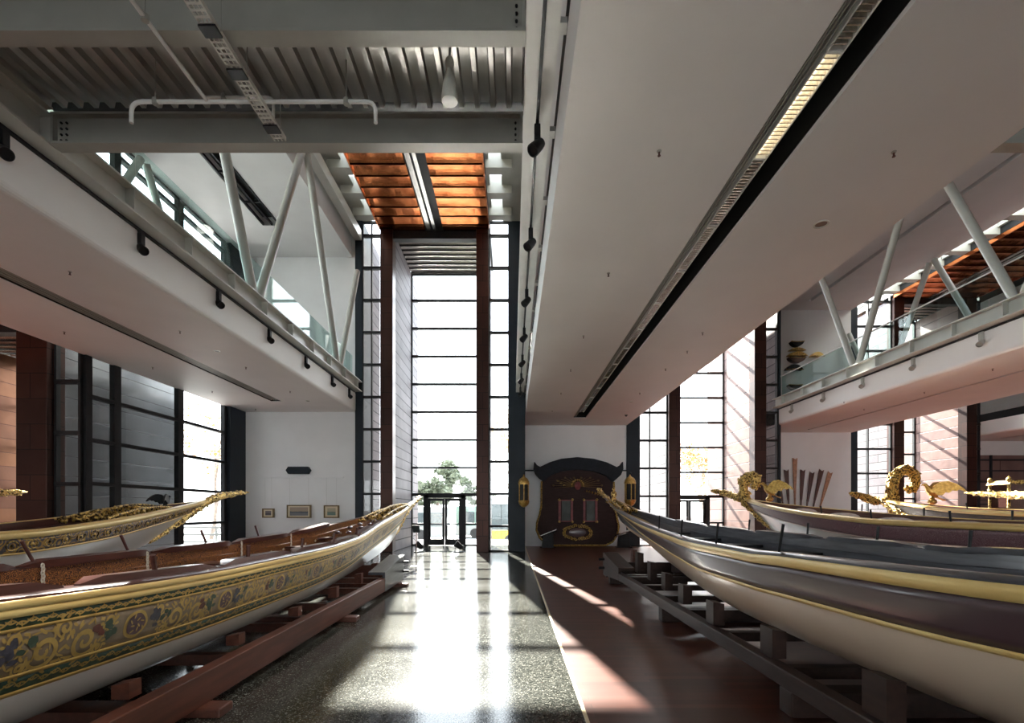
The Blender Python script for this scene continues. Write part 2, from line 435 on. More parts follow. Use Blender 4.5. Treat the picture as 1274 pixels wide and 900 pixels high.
# ---- balconies
def slab(x0, x1, s0, s1, ye, yend, rx=None, slotz=.62, fill='blackgap'):
    """gallery slab with a lighting slot cut in its underside; yend: end wall"""
    mb = MB()
    def prof(a, b, ra=False, rb=False, r=.09):
        p = []
        if ra: p += [(a + r*(1-math.sin(t*PI/8)), ZB + r*(1-math.cos(t*PI/8))) for t in range(4, -1, -1)]
        else: p += [(a, ZB)]
        if rb: p += [(b - r*(1-math.sin(t*PI/8)), ZB + r*(1-math.cos(t*PI/8))) for t in range(0, 5)]
        else: p += [(b, ZB)]
        p += [(b, ZF), (a, ZF)]
        return p
    mb.prism(prof(x0, s0, ra=(rx == 'a')), YR, yend)
    mb.prism(prof(s1, x1, rb=(rx == 'b')), YR, yend)
    mb.box(s0, s1, ye, yend, ZB, ZF)
    struct('ceiling', mb, M['soffit'])
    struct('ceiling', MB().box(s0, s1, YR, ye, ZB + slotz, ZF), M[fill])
    trim(MB().box(s0, s0+.006, YR, ye, ZB+.01, ZB+slotz).box(s1-.006, s1, YR, ye, ZB+.05, ZB+slotz).box(s0, s1, ye-.006, ye, ZB+.02, ZB+slotz), M[fill])
    struct('floor', MB().box(x0+(.02 if x0 > 0 and x0 < 1 else .42), x1-.42, YR, yend-.05, ZF+.005, ZC1), M['blackgap'])
    trim(MB().box(x0+.16, x0+.42, YR, yend-.05, ZF+.003, ZF+.03).box(x1-.42, x1-.16, YR, yend-.05, ZF+.003, ZF+.03), M['blackgap'])
slab(-10.7, -6.15, -8.58, -8.20, 17.2, 19, rx='b')
slab(.524, 5.2, 2.54, 3.08, 20.2, 22)
slab(12.1, 16.85, 14.13, 14.27, 23.2, 24, rx='a')
slab(24.2, 29, 26.2, 26.35, 26, 27, rx='a')

# upper ceilings
def upper(x0, x1, s0, s1, ye, yend):
    mb = MB().box(x0, s0, YR, yend, ZU, ZU+.9).box(s1, x1, YR, yend, ZU, ZU+.9).box(s0, s1, ye, yend, ZU, ZU+.9)
    struct('ceiling', mb, M['plaster'])
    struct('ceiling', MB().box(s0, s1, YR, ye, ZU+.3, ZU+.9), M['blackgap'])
upper(-10.7, -6.32, -8.75, -8.1, 16.9, 19)
upper(12.35, 16.85, 14.05, 14.25, 23, 24)
upper(24.5, 29, 26, 26.2, 26, 27)
struct('ceiling', MB().box(.7, 5.0, YR, 22, ZU, ZU+.9), M['plaster'])

# roof
def roof(a, b, y0, y1): struct('ceiling', MB().box(a, b, y0, y1, ZR, ZR+.35), M['steel'])
roof(-18, -17.4, YR, 12.3); roof(-10.85, -5.95, YR, 19.3); roof(-.05, 5.7, YR, 22.3); roof(12.0, 17.35, YR, 24.3); roof(24.1, 29, YR, 27.3)

# ---- bays: glazing strips beside a copper-clad portal that runs out through the facade
def glazing(x0, x1, y, z0, z1, trs, muls, t=.055, axis='x'):
    mb = MB(); w = .045
    def bx(a, b, za, zb, d):
        if axis == 'x': mb.box(a, b, y-d, y+d, za, zb)
        else: mb.box(y-d, y+d, a, b, za, zb)
    bx(x0, x0+t, z0, z1, .06); bx(x1-t, x1, z0, z1, .06); bx(x0, x1, z0, z0+.06, .06); bx(x0, x1, z1-.08, z1, .06)
    for z in trs: bx(x0, x1, z-w, z+w, .075)
    for m_, ww in muls: bx(m_-ww/2, m_+ww/2, z0, z1, .07)
    p = MB()
    if axis == 'x': p.box(x0, x1, y-.008, y+.008, z0, z1)
    else: p.box(y-.008, y+.008, x0, x1, z0, z1)
    return win(mb, M['black'], [p])

def slat_soffit(x0, x1, y0, y1, z, pitch, mname, thick=.1, s0=None, s1=None, sag=.03, gap=.06, lip=None):
    """rows of bent metal boards across the portal"""
    mb = MB(); y = y0
    spans = [(x0, x1)] if s0 is None else [(x0, s0), (s1, x1)]
    nx = 8
    while y < y1 - .05:
        ye = min(y + pitch - gap, y1)
        for a, b in spans:
            rows = []
            for t in np.linspace(0, 1, 6):
                yy = y + (ye-y)*t
                zz = z + sag*math.sin(t*PI) + .04*(1-t)
                rows.append([(a + (b-a)*k/nx, yy, zz + .012*noise.noise((k*1.3+a, yy*2.1, z))) for k in range(nx+1)])
            mb.grid(rows)
            mb.box(a, b, y-.012, y+.012, z-.03, z+.07)
        y += pitch
    return mb

def bay(xa, xb, yg, tx0, tx1, cw, rec, lens, clads, doors=None, lmul=None, zt=12.56, y_in=7.0, slot=True):
    trs = [1.0+1.27*k for k in range(10)]
    glazing(xa, tx0, yg, 0, ZR, trs, [(lmul, .05)] if lmul else [])
    glazing(tx1, xb, yg, 0, ZR, trs, [])
    # portal columns
    for a, b in ((tx0, tx0+cw), (tx1-cw, tx1)):
        trim(MB().box(a, b, yg-.25, yg+.25, 0, zt+.02), M['copper_col'], bevel=.012)
    # portal side walls and their outer cladding
    struct('wall_left', MB().box(tx0+.02, tx0+cw, yg+.25, yg+lens[0], -.2, zt), clads[0])
    struct('wall_right', MB().box(tx1-cw, tx1-.02, yg+.25, yg+lens[1], -.2, zt), clads[1])
    # lintel and soffits
    trim(MB().box(tx0+cw, tx1-cw, yg-.14, yg+.14, zt-.3, zt), M['black'])
    mid = (tx0+tx1)/2
    s0, s1 = (mid-.36, mid+.34) if slot else (None, None)
    struct('ceiling', slat_soffit(tx0, tx1, yg-y_in, yg-.05, zt, .54, '', s0=s0, s1=s1), M['copper'], smooth=False, fix=False)
    struct('ceiling', slat_soffit(tx0+cw, tx1-cw, yg+.2, yg+rec, zt, .37, '', sag=.05, gap=.12), M['louver'], fix=False)
    trim(MB().box(tx0-.03, tx0+.02, yg-y_in, yg-.25, zt-.02, zt+.42).box(tx1-.02, tx1+.03, yg-y_in, yg-.25, zt-.02, zt+.42), M['copper'])
    struct('ceiling', MB().box(tx0-.05, tx1+.05, yg-y_in-.05, yg+rec, zt+.14, zt+.5), M['black'])
    if slot:
        trim(MB().box(s0+.06, s0+.22, yg-y_in, yg-.15, zt+.02, zt+.12).box(s0+.30, s0+.42, yg-y_in, yg-.15, zt+.0, zt+.1), M['louver'])
    # recessed glazing
    ry = yg + rec
    zs = [2.31+1.286*k for k in range(8)] + [.99]
    mu = [(tx0+cw-.02, .16), (tx1-cw+.02, .16)]
    dx = doors
    glazing(tx0+cw-.1, dx[0], ry, 0, 2.36, zs[-1:], mu[:1]) if dx else None
    if dx:
        glazing(dx[1], tx1-cw+.1, ry, 0, 2.36, zs[-1:], mu[1:])
        glazing(tx0+cw-.1, tx1-cw+.1, ry, 2.36, zt, [z for z in zs if z > 2.5], mu)
        dn = len([o for o in bpy.data.objects if o.name.startswith('door_')]) + 1
        fr = MB()
        for x in (dx[0]+.06, dx[1]-.06): fr.box(x-.11, x+.11, ry-.1, ry+.1, 0, 2.34)
        fr.box(dx[0], dx[1], ry-.1, ry+.1, 2.2, 2.40)
        d = struct('door_%d' % dn, fr, M['black'])
        mx = (dx[0]+dx[1])/2
        for a, b, hx in ((dx[0]+.17, mx-.01, mx-.1), (mx+.01, dx[1]-.17, mx+.1)):
            lf = MB()
            lf.box(a, a+.1, ry-.03, ry+.03, .02, 2.18).box(b-.1, b, ry-.03, ry+.03, .02, 2.18)
            lf.box(a+.1, b-.1, ry-.03, ry+.03, .02, .3).box(a+.1, b-.1, ry-.03, ry+.03, 2.06, 2.18).box(a+.1, b-.1, ry-.03, ry+.03, .97, 1.03)
            l = lf.build('door_leaf', M['black'], d); l['kind'] = 'structure'
            q = MB().box(a+.1, b-.1, ry-.006, ry+.006, .3, 2.06).build('pane', M['glass'], l); q['kind'] = 'structure'
            q = MB().tube([(hx, ry-.03, .95),(hx, ry-.09, .95),(hx, ry-.09, 1.3),(hx, ry-.03, 1.3)], .014).build('handle', M['chrome'], l); q['kind'] = 'structure'
    else:
        glazing(tx0+cw-.1, tx1-cw+.1, ry, 0, zt, zs, mu)
    # roof beside the portal: purlins with rooflights between them
    roof(xa-.1, xb+.1, YR, yg-y_in)
    roof(tx0-.05, tx1+.05, yg-y_in, yg+rec)
    for a, b, o0, o1 in ((xa-.1, tx0-.05, .45, .12), (tx1+.05, xb+.1, .1, .35)):
        mb = MB(); pn = MB()
        ys = np.arange(yg-y_in, yg+.2, 1.25)
        mb.box(a, a+o0, yg-y_in, yg+.1, ZR-.02, ZR+.3).box(b-o1, b, yg-y_in, yg+.1, ZR-.02, ZR+.3)
        for y in ys: mb.box(a, b, y-.17, y+.17, ZR-.3, ZR+.3)
        pn.box(a+o0, b-o1, yg-y_in, yg, ZR+.2, ZR+.22)
        win(mb, M['steel'], [pn])

bay(-17.6, -10.7, 12.0, -16.0, -11.35, .75, 3.3, (4.4, 4.4), (M['clad_orange'], M['clad_zinc']), None, None, zt=6.3, y_in=3.5)
bay(-5.9, -.12, 19.0, -5.14, -.93, .48, 3.3, (4.8, 3.35), (M['clad'], M['clad']), (-4.05, -2.2), -5.53)
bay(5.75, 12.1, 22.0, 7.06, 11.46, .53, 3.0, (5.2, 5.0), (M['clad'], M['clad_pink']), (8.1, 10.15), 6.25)
bay(17.4, 24.2, 25.0, 19.6, 23.85, .52, 3.0, (5.0, 5.0), (M['clad'], M['clad_pink']), None, 18.4, y_in=10.5)

struct('ceiling', MB().box(-18, -10.86, YR, 11.9, 6.55, 6.85), M['steel'])  # low roof added out of view to keep sky light off the columns
# glazed side facade of the wing (X = -10.7), seen under the gallery and above it
trs = [1.18, 2.29, 3.40, 4.50, 6.6, 7.75, 8.9, 10.05, 11.2]
glazing(12.05, 17.96, -10.7, 0, 11.6, trs, [(12.12,.18),(13.0,.22),(15.48,.26),(17.85,.1)], axis='y')
glazing(YR, 11.9, -10.7, 6.66, 11.6, [7.75, 8.9, 10.05], [(11.9-1.9*k, .14) for k in range(12)], axis='y')

glazing(YR, 12.1, -18.1, 6.6, 12.6, [7.2, 8.5, 9.8, 11.1], [(12-2.6*k, .1) for k in range(10)], axis='y')
# ---- corrugated decks of the footbridges across the bays
def corr(x0, x1, y0, y1, z):
    mb = MB(); x = x0; p = .2; pts = []
    while x < x1:
        pts += [(x, z), (x+.055, z), (x+.07, z+.075), (x+.185, z+.075)]
        x += p
    pts = [q for q in pts if q[0] <= x1]
    mb.grid([[(px, y0, pz) for px, pz in pts], [(px, y1, pz) for px, pz in pts]])
    return mb
struct('ceiling', corr(-5.87, .16, .5, 6.08, 6.68), M['deck'], fix=False)
struct('ceiling', MB().box(-5.92, .16, .5, 6.3, 6.765, 6.95), M['black'])
trim(MB().box(-5.92, -5.79, .5, 6.08, 6.661, 6.685), M['steel'])
struct('ceiling', corr(5.3, 11.75, .5, 6.08, 6.68), M['deck'], fix=False)
struct('ceiling', MB().box(5.3, 11.76, .5, 6.3, 6.77, 6.95), M['black'])

# picture rails on the end walls
trim(MB().box(-10.15, -6.65, 18.93, 19, 2.90, 2.96), M['plaster'])
trim(MB().box(.5, 5.2, 21.93, 22, 3.41, 3.47), M['slate'])
struct('baseboard_front', MB().box(.5, 5.2, 21.97, 22, 0, .1), M['plaster'])
struct('baseboard_front', MB().box(-10.5, -6.2, 18.97, 19, 0, .1), M['plaster'])

# ---- outside ground
struct('ground', MB().box(-160, 160, -60, 28.0, -.4, -.06), mat('pale_paving', (.27,.265,.25), .8, var=.1, scale=2))
struct('ground.street', MB().box(-160, 160, 28.0, 400, -1.3, -.9), mat('street_asphalt', (.20,.20,.20), .85, var=.1, scale=2))

# ================================================================== STEELWORK (things)
def ibeam(mb, axis, c, a, b, z0, z1, w, tf=.03, tw=.025):
    """I-section along x or y centred on c"""
    def bx(d0, d1, za, zb):
        if axis == 'y': mb.box(c+d0, c+d1, a, b, za, zb)
        else: mb.box(a, b, c+d0, c+d1, za, zb)
    bx(-w/2, w/2, z0, z0+tf); bx(-w/2, w/2, z1-tf, z1); bx(-tw/2, tw/2, z0+tf, z1-tf)

def truss(label, x, y0, y1, shift=0, material='steel_truss', inner=1, struts=True, zt=12.2):
    t = thing('gallery_truss', label, 'truss', (x, y0, ZC0))
    mb = MB(); ibeam(mb, 'y', x, y0, y1, ZC0, ZC1, .32); mb.build('bottom_chord', M[material], t)
    y = 11.6 + shift - 1.36*9
    while y < y1:
        if y > max(y0, 2.0):
            MB().box(x-.15, x+.15, y-.01, y+.01, ZC0+.03, ZC1-.03).build('stiffener', M[material], t)
        y += 1.36
    if struts:
        if zt > 12: MB().box(x-.14, x+.14, y0, y1, zt, zt+.38).build('top_chord', M[material], t)
        for k in range(-1, 6):
            yb = 11.35 + shift + 5.4*(k-2)
            for s in (-1, 1):
                yt = yb + s*2.6
                a = (x, yb + s*.12, ZC1); b = [x, yt, zt]
                if yb > y1 or yb < 2: continue
                if yt > y1-.1:
                    f = (y1-.1-a[1])/(b[1]-a[1]); b = [x, y1-.1, a[2]+(b[2]-a[2])*f]
                if b[1] <= a[1] + .2 and s > 0: continue
                MB().tube([a, b], .105, 12).build('strut', M[material], t, smooth=True)
    return t
truss('grey V-braced truss carrying the gallery above the painted caique', -6.04, YR+.05, 18.88)
truss('second V-braced truss behind the glass balustrade along the glazed facade', -10.45, YR+.05, 17.9, -.4, zt=11.5)
truss('long pale steel girder beside the wide ceiling slab, holding its spotlights', .297, YR+.05, 18.93, 0, 'steel_light', struts=False)
truss('pale V-braced truss of the gallery over the bird-prowed caique', 11.94, YR+.05, 21.88)
truss('V-braced truss farther behind, against the copper ceiling slats', 16.62, YR+.05, 23.9, -.35, zt=11.5)
# brackets tying the pale girder to the slab
for k in range(12):
    y = 4.68 + 1.32*k
    tag(MB().box(.455, .53, y-.06, y+.06, 6.28, 6.34).build('slab_bracket', M['steel_light'], loc=(.49, y, 6.28)),
        'small pale steel bracket bridging the gap between girder and slab', 'bracket', 'brackets between girder and slab')

def bridge_beam(label, xa, xb, y):
    t = thing('bridge_beam', label, 'beam', (xa, y, ZC0))
    mb = MB(); ibeam(mb, 'x', y, xa, xb, ZC0, ZC1, .17); mb.build('beam_web', M['steel'], t)
    for x in (xa+.02, xb-.02):
        p = MB().box(x-.015, x+.015, y-.08, y+.08, ZC0+.03, ZC1-.03).build('end_plate', M['steel'], t)
    for x in (xa+.09, xa+.16, xb-.09):
        for k in range(4):
            z = ZC0+.08+.075*k
            MB().tube([(x, y-.03, z), (x, y+.03, z)], .014, 6).build('bolt', M['black'], t)
bridge_beam('grey steel beam of the footbridge, nearer of the two across the aisle', -5.86, .13, 4.76)
bridge_beam('grey steel beam of the footbridge, farther of the two across the aisle', -5.86, .13, 6.19)
bridge_beam('grey steel beam end showing above the wide slab beside the striped ceiling', 5.3, 11.8, 6.19)

def balustrade(label, x, y0, y1, rail=False):
    t = thing('glass_balustrade', label, 'balustrade', (x, y0, ZC1))
    y = y1
    while y > y0:
        MB().box(x-.008, x+.008, y-1.335, y, ZC1+.02, ZC1+1.03).build('glass_pane', M['railglass'], t)
        y -= 1.36
    MB().box(x-.03, x+.03, y0, y1, ZC1, ZC1+.06).build('shoe_rail', M['steel'], t)
    if rail:
        MB().tube([(x-.05, y0, ZC1+1.04), (x-.05, y1, ZC1+1.04)], .022, 8).build('handrail', M['steel_light'], t)
balustrade('clear glass balustrade along the gallery above the painted caique', -6.28, -1, 18.9)
balustrade('clear glass balustrade with thin handrail on the gallery over the bird-prowed caique', 12.25, 2, 21.9, True)
balustrade('glass balustrade on the rear edge of that gallery, before the copper slats', 16.4, 2, 23.8, True)

# spotlight tracks and spotlights
def track(label, x, y0, y1, z):
    return tag(MB().box(x-.018, x+.018, y0, y1, z, z+.035).build('lighting_track', M['black'], loc=(x, y0, z)), label, 'track')
track('black lighting track under the gallery edge above the painted caique', -6.12, 2, 18.7, 6.2)
track('thin lighting track on the underside of the pale girder', .297, 1, 18.7, 6.22)
track('black lighting track under the gallery edge over the bird-prowed caique', 12.05, 3, 21.8, 6.2)
def spot(x, y, z, aim, mname, label, group, k=1.35, lit=False):
    t = thing('track_spotlight', label, 'spotlight', (x, y, z), group)
    MB().box(x-.018, x+.018, y-.06, y+.06, z-.03, z).build('adapter', M[mname], t)
    MB().box(x-.036, x+.036, y-.045, y+.045, z-.21, z-.03).build('driver_box', M[mname], t, bevel=.006)
    c = Vector((x, y, z-.27)); d = Vector(aim).normalized()
    MB().tube([c - Vector((0,0,-.07)), c], .014, 6).build('yoke', M[mname], t)
    hd = MB().lathe(c - d*.075*k, [(r*k, q*k) for r, q in ((.02,0),(.04,.01),(.048,.05),(.055,.14),(.055,.155),(.048,.155),(.044,.135))], 18, d).build('lamp_head', M[mname], t, smooth=True)
    MB().lathe(c + d*.05*k, [(.044*k,0),(.03*k,-.02),(.012*k,-.028)], 16, d).build('reflector', M['tube_on'] if lit else M['chrome'], hd, smooth=True)
    return t
for k, y in enumerate((5.8, 7.95, 10.05, 12.15, 14.3, 16.4, 18.1)):
    spot(-6.12, y, 6.2, (.75, -.35, -.65), 'black', 'small black spotlight hanging from the track above the painted caique', 'spotlights above the painted caique')
for y in (1.55, 3.65, 5.75, 7.85, 10.0, 12.1, 14.2, 16.1, 17.9):
    spot(.297, y, 6.22, (-.55, -.35, -.75), 'black', 'small black spotlight hanging from the pale girder over the aisle', 'spotlights on the pale girder', lit=True)  # reflector glow added to go with the invented fill beams
for y in (8.2, 10.3, 12.4, 14.5, 16.6, 18.7, 20.8):
    spot(12.05, y, 6.2, (-.75, -.3, -.6), 'steel', 'small grey spotlight under the gallery over the bird-prowed caique', 'spotlights over the bird-prowed caique')

# cable tray, pipes, pendant lamp under the footbridge
t = thing('cable_tray', 'pale perforated cable tray running under the corrugated footbridge deck', 'cable tray', (-2.85, 2.5, 6.12))
mb = MB(); x0, x1 = -2.92, -2.78
n = int((5.92-2.5)/.06)
for k in range(n):
    y = 2.5 + k*.06
    mb.box(x0, x1, y, y+.022, 6.14, 6.146)
    for a in (x0, x0+.045, x0+.09, x1-.012): mb.box(a, a+.012, y+.022, y+.06, 6.14, 6.146)
mb.box(x0-.004, x0, 2.5, 5.92, 6.14, 6.19).box(x1, x1+.004, 2.5, 5.92, 6.14, 6.19)
mb.build('perforated_channel', M['lampwhite'], t)
for y in (4.55, 5.0, 5.72):
    MB().box(x0-.012, x1+.012, y-.06, y+.06, 6.118, 6.138).build('clip_plate', M['black'], t)
    MB().tube([(x1+.03, y, 6.13), (x1+.03, y, 6.7)], .006, 6).build('hanger_rod', M['steel'], t)
def pipe(label, pts, r, rods=(), ztop=6.7):
    t = thing('ceiling_pipe', label, 'pipe', pts[0])
    MB().tube(pts, r, 10).build('pipe_run', M['steel_light'], t, smooth=True)
    for x, y, z in rods:
        MB().tube([(x, y, z), (x, y, ztop)], .006, 6).build('hanger_rod', M['steel'], t)
        MB().tube([(x, y, z-.03), (x, y, z+.03)], .034, 8).build('pipe_clamp', M['steel'], t)
    return t
def bend(p0, p1, p2, n=6):
    p0, p1, p2 = Vector(p0), Vector(p1), Vector(p2)
    return [p0*(1-t)**2 + p1*2*t*(1-t) + p2*t*t for t in np.linspace(0, 1, n)]
yp, zp = 5.43, 6.21
pts = [(-4.29, yp, zp-.24)] + bend((-4.29, yp, zp-.12), (-4.29, yp, zp), (-4.16, yp, zp)) + bend((-1.66, yp, zp), (-1.54, yp, zp), (-1.54, yp, zp-.12)) + [(-1.54, yp, zp-.24)]
pipe('long grey pipe crossing under the deck, both ends bent down', pts, .022, [(-4.02, yp, zp), (-1.87, yp, zp)])
pipe('thin grey pipe running towards the windows under the corrugated deck', [(-3.43, 1.5, 6.205), (-3.43, 4.85, 6.205), (-3.43, 5.40, 6.205)], .02, [(-3.43, 4.5, 6.205)])
pts = [(-3.72, 5.85, 6.62), (-3.1, 5.85, 6.62)] + bend((-2.98, 5.85, 6.62), (-2.9, 5.85, 6.62), (-2.9, 5.85, 6.54)) + [(-2.9, 5.85, 6.38)]
pipe('short grey pipe with one bent end, higher up beside the cable tray', pts, .018, [(-3.5, 5.85, 6.62)])

t = thing('pendant_lamp', 'white bell-shaped pendant lamp under the footbridge deck', 'lamp', (-.69, 5.3, 6.1))
c = (-.69, 5.3, 6.1)
sh = MB().lathe(c, [(.085,0),(.092,.01),(.09,.06),(.075,.18),(.05,.29),(.034,.34),(.034,.35)], 24).build('lamp_shade', M['lampwhite'], t, smooth=True)
MB().lathe((c[0],c[1],c[2]-.002), [(.08,0),(.06,.02),(.03,.03)], 20).build('lens', M['tube_off'], sh, smooth=True)
MB().ell((c[0],c[1],c[2]+.42), .05, .05, .075, nu=16, nv=10).build('driver_housing', M['lampwhite'], t, smooth=True)
MB().tube([(c[0],c[1],c[2]+.34), (c[0],c[1],c[2]+.37)], .018, 8).build('neck', M['steel'], t)
MB().tube([(c[0],c[1],c[2]+.48), (c[0],c[1],c[2]+.6)], .012, 8).build('stem', M['steel'], t)

# louvered light fixtures in the slot of the wide slab
def fixture(y, lit):
    x0, x1, z = 2.70, 2.83, 5.56
    t = thing('louver_light', 'one unit of the louvered strip light set in the slab slot', 'ceiling light', (2.765, y, z), 'louvered strip lights in the slab slot') if not lit else \
        thing('louver_light', 'louvered strip light unit that glows warm in the slab slot', 'ceiling light', (2.765, y, z))
    MB().box(x0-.012, x0, y, y+1.25, z-.03, z+.11).box(x1, x1+.012, y, y+1.25, z-.03, z+.11).box(x0, x1, y, y+1.25, z+.1, z+.112).box(x0, x1, y, y+.03, z-.02, z+.1).build('housing', M['steel_light'], t)
    mb = MB()
    for k in range(22):
        yy = y + .06 + k*.054
        mb.box(x0, x1, yy, yy+.012, z-.02, z+.03)
    mb.build('louver', M['louver'], t)
    MB().tube([(2.765, y+.05, z+.07), (2.765, y+1.2, z+.07)], .016, 8).build('lamp_tube', M['tube_on'] if lit else M['tube_off'], t)
for k in range(12): fixture(4.13 + 1.26*k - (1.26 if k < 0 else 0), k in (0,))
fixture(2.87, False)
mb = MB()
for x in (2.57, 2.60, 2.64): mb.box(x, x+.012, 2, 20.1, 5.53, 5.56)
tag(mb.build('slot_diffuser_rail', M['steel'], loc=(2.6, 2, 5.53)), 'thin grey air-diffuser rails beside the strip lights in the slab slot', 'air diffuser')
mb = MB()
for x in (-8.55, -8.47, -8.39, -8.31): mb.box(x, x+.03, YR+.5, 17.1, 5.53, 5.57)
tag(mb.build('slot_diffuser_rail', M['steel'], loc=(-8.4, 2, 5.53)), 'grey air-diffuser rails in the slot under the gallery ceiling above the boats', 'air diffuser')
mb = MB()
for x in (-8.72, -8.42, -8.16): mb.box(x, x+.05, 2, 16.85, ZU-.02, ZU+.06)
for y in np.arange(3, 16.9, 1.4): mb.box(-8.72, -8.12, y, y+.04, ZU-.01, ZU+.05)
tag(mb.build('ceiling_grille', M['black'], loc=(-8.4, 2, ZU)), 'black framed light slot in the upper gallery ceiling behind the struts', 'ceiling grille')

# sprinkler heads and downlights
def sprinkler(p, label, group):
    x, y, z = p
    t = thing('ceiling_sprinkler', label, 'sprinkler', (x, y, z), group)
    MB().lathe((x, y, z-.012), [(.022,0),(.027,.012)], 12).build('escutcheon', M['steel'], t)
    MB().tube([(x, y, z-.05), (x, y, z-.01)], .01, 6).lathe((x,y,z-.055), [(.017,0),(.017,.006)], 10).build('deflector', M['darkwood'], t)
for px, py in ((820,188),(1112,189),(757,340),(726,418),(710,460),(698,489),(687,511),(874,414),(828,459),(796,489),(855,437)):
    sprinkler(on_z(px, py, ZB), 'small sprinkler head in the underside of the wide slab', 'sprinkler heads in the wide slab')
for px, py in ((87,338),(224,412),(190,457),(306,457),(264,487),(361,487),(318,509),(80,413)):
    sprinkler(on_z(px, py, ZB), 'small sprinkler head in the gallery ceiling above the painted caique', 'sprinkler heads in the gallery ceiling')
for px, py in ((1050,500),(1150,488),(1075,509),(1235,459)):
    sprinkler(on_z(px, py, ZB), 'small sprinkler head under the gallery over the bird-prowed caique', 'sprinkler heads over the bird-prowed caique')
def downlight(p, r, label):
    x, y, z = p
    t = thing('recessed_downlight', label, 'downlight', (x, y, z))
    MB().lathe((x, y, z-.012), [(r,.012),(r,.0),(r*.8,.0),(r*.74,.014)], 28).build('trim_ring', M['lampwhite'], t, smooth=True)
    MB().lathe((x, y, z-.004), [(r*.76,.0),(r*.76,.004)], 24).build('lens', M['lamp_glass'], t)
downlight(on_z(1021.6, 278.7, ZB), .095, 'round downlight with pale ring in the wide slab beside the dark slot')
downlight(on_z(270, 437, ZB), .07, 'round downlight in the gallery ceiling beside the long air slot')
downlight(on_z(785, 500, ZB), .07, 'round downlight in the wide slab near its far end')
downlight(on_z(383, 499, ZB), .07, 'round downlight at the far end of the gallery ceiling')
t = thing('ceiling_camera', 'small black camera dome under the far corner of the wide slab', 'camera', on_z(779, 516, ZB))
o = ORI[t.name]
MB().lathe((o[0],o[1],o[2]-.03), [(.07,.0),(.07,.03)], 16).build('base', M['steel'], t)
MB().ell((o[0],o[1],o[2]-.03), .055, .055, .055).build('dome', M['black'], t, smooth=True)
# ================================================================== BOATS
def curve1(tab):
    xs = np.array([t[0] for t in tab], float); ys = np.array([t[1] for t in tab], float)
    h = np.diff(xs); d = np.diff(ys)/h; m = np.zeros(len(xs))
    m[0], m[-1] = d[0], d[-1]
    for i in range(1, len(xs)-1):
        m[i] = 0 if d[i-1]*d[i] <= 0 else 2*d[i-1]*d[i]/(d[i-1]+d[i])
    def f(x):
        x = min(max(x, xs[0]), xs[-1]); i = min(max(int(np.searchsorted(xs, x))-1, 0), len(h)-1)
        t = (x-xs[i])/h[i]; t2 = t*t; t3 = t2*t
        return float((2*t3-3*t2+1)*ys[i] + (t3-2*t2+t)*h[i]*m[i] + (-2*t3+3*t2)*ys[i+1] + (t3-t2)*h[i]*m[i+1])
    return f

class Hull:
    def __init__(s, c0, c1, ym, yend, b, zs, zk, aft=None):
        s.c0, s.c1, s.ym = c0, c1, ym
        s.ye = curve1(yend); s.b = curve1(b); s.zs = curve1(zs); s.zk = curve1(zk); s.za = curve1(aft) if aft else s.zs; s.L = s.ye(0)-ym
    def sh(s, v, u=0):
        full = (1-v**2.5)**.6; fine = (1-v**1.25)**.8
        t = min(1, max(0, (u-.45)/.5)); t = t*t*(3-2*t)*.8
        return full*(1-t) + fine*t
    def c(s, y):
        u = max(0, (y-s.ym)/s.L); return s.c0 + (s.c1-s.c0)*u*u
    def pu(s, u, v, side, off=0, dz=0):
        a = abs(u); y = s.ym + math.copysign(a*(s.ye(v)-s.ym), u)
        bb = s.b(a)*s.sh(v, a); x = s.c(y) + side*(bb+off)
        zs = (s.zs if u >= 0 else s.za)(a)
        return Vector((x, y, zs + (s.zk(a)-zs)*v + dz))
    def top(s, u): return (s.zs if u >= 0 else s.za)(abs(u))
    def uy(s, y): return max(-1, min(1, (y-s.ym)/s.L))
    def py(s, y, v, side, off=0, dz=0):
        L = s.ye(v)-s.ym; return s.pu(max(-1, min(1, (y-s.ym)/L)), v, side, off, dz)
    def loft(s, v0, v1, nv=6, off=0, nu=90, sides=(-1, 1)):
        mb = MB(); us = [math.sin(t*PI/2) for t in np.linspace(-1, 1, nu)]
        for side in sides:
            rows = [[s.pu(u, v, side, off) for u in us] for v in np.linspace(v0, v1, nv)]
            mb.grid(rows)
        return mb
    def strip(s, fo, nu=90, sides=(-1, 1)):
        """fo(u, side) -> list of points across the strip"""
        mb = MB(); us = [math.sin(t*PI/2) for t in np.linspace(-1, 1, nu)]
        for side in sides: mb.grid([fo(u, side) for u in us])
        return mb
    def zbot(s, y, dx):
        u0 = s.uy(y); u = abs(u0); lo, hi = 0.0, 1.0
        bb = s.b(u)
        if bb*s.sh(0, u) < dx: return 9
        for _ in range(30):
            m = (lo+hi)/2
            if bb*s.sh(m, u) > dx: lo = m
            else: hi = m
        return s.top(u0) + (s.zk(u)-s.top(u0))*lo

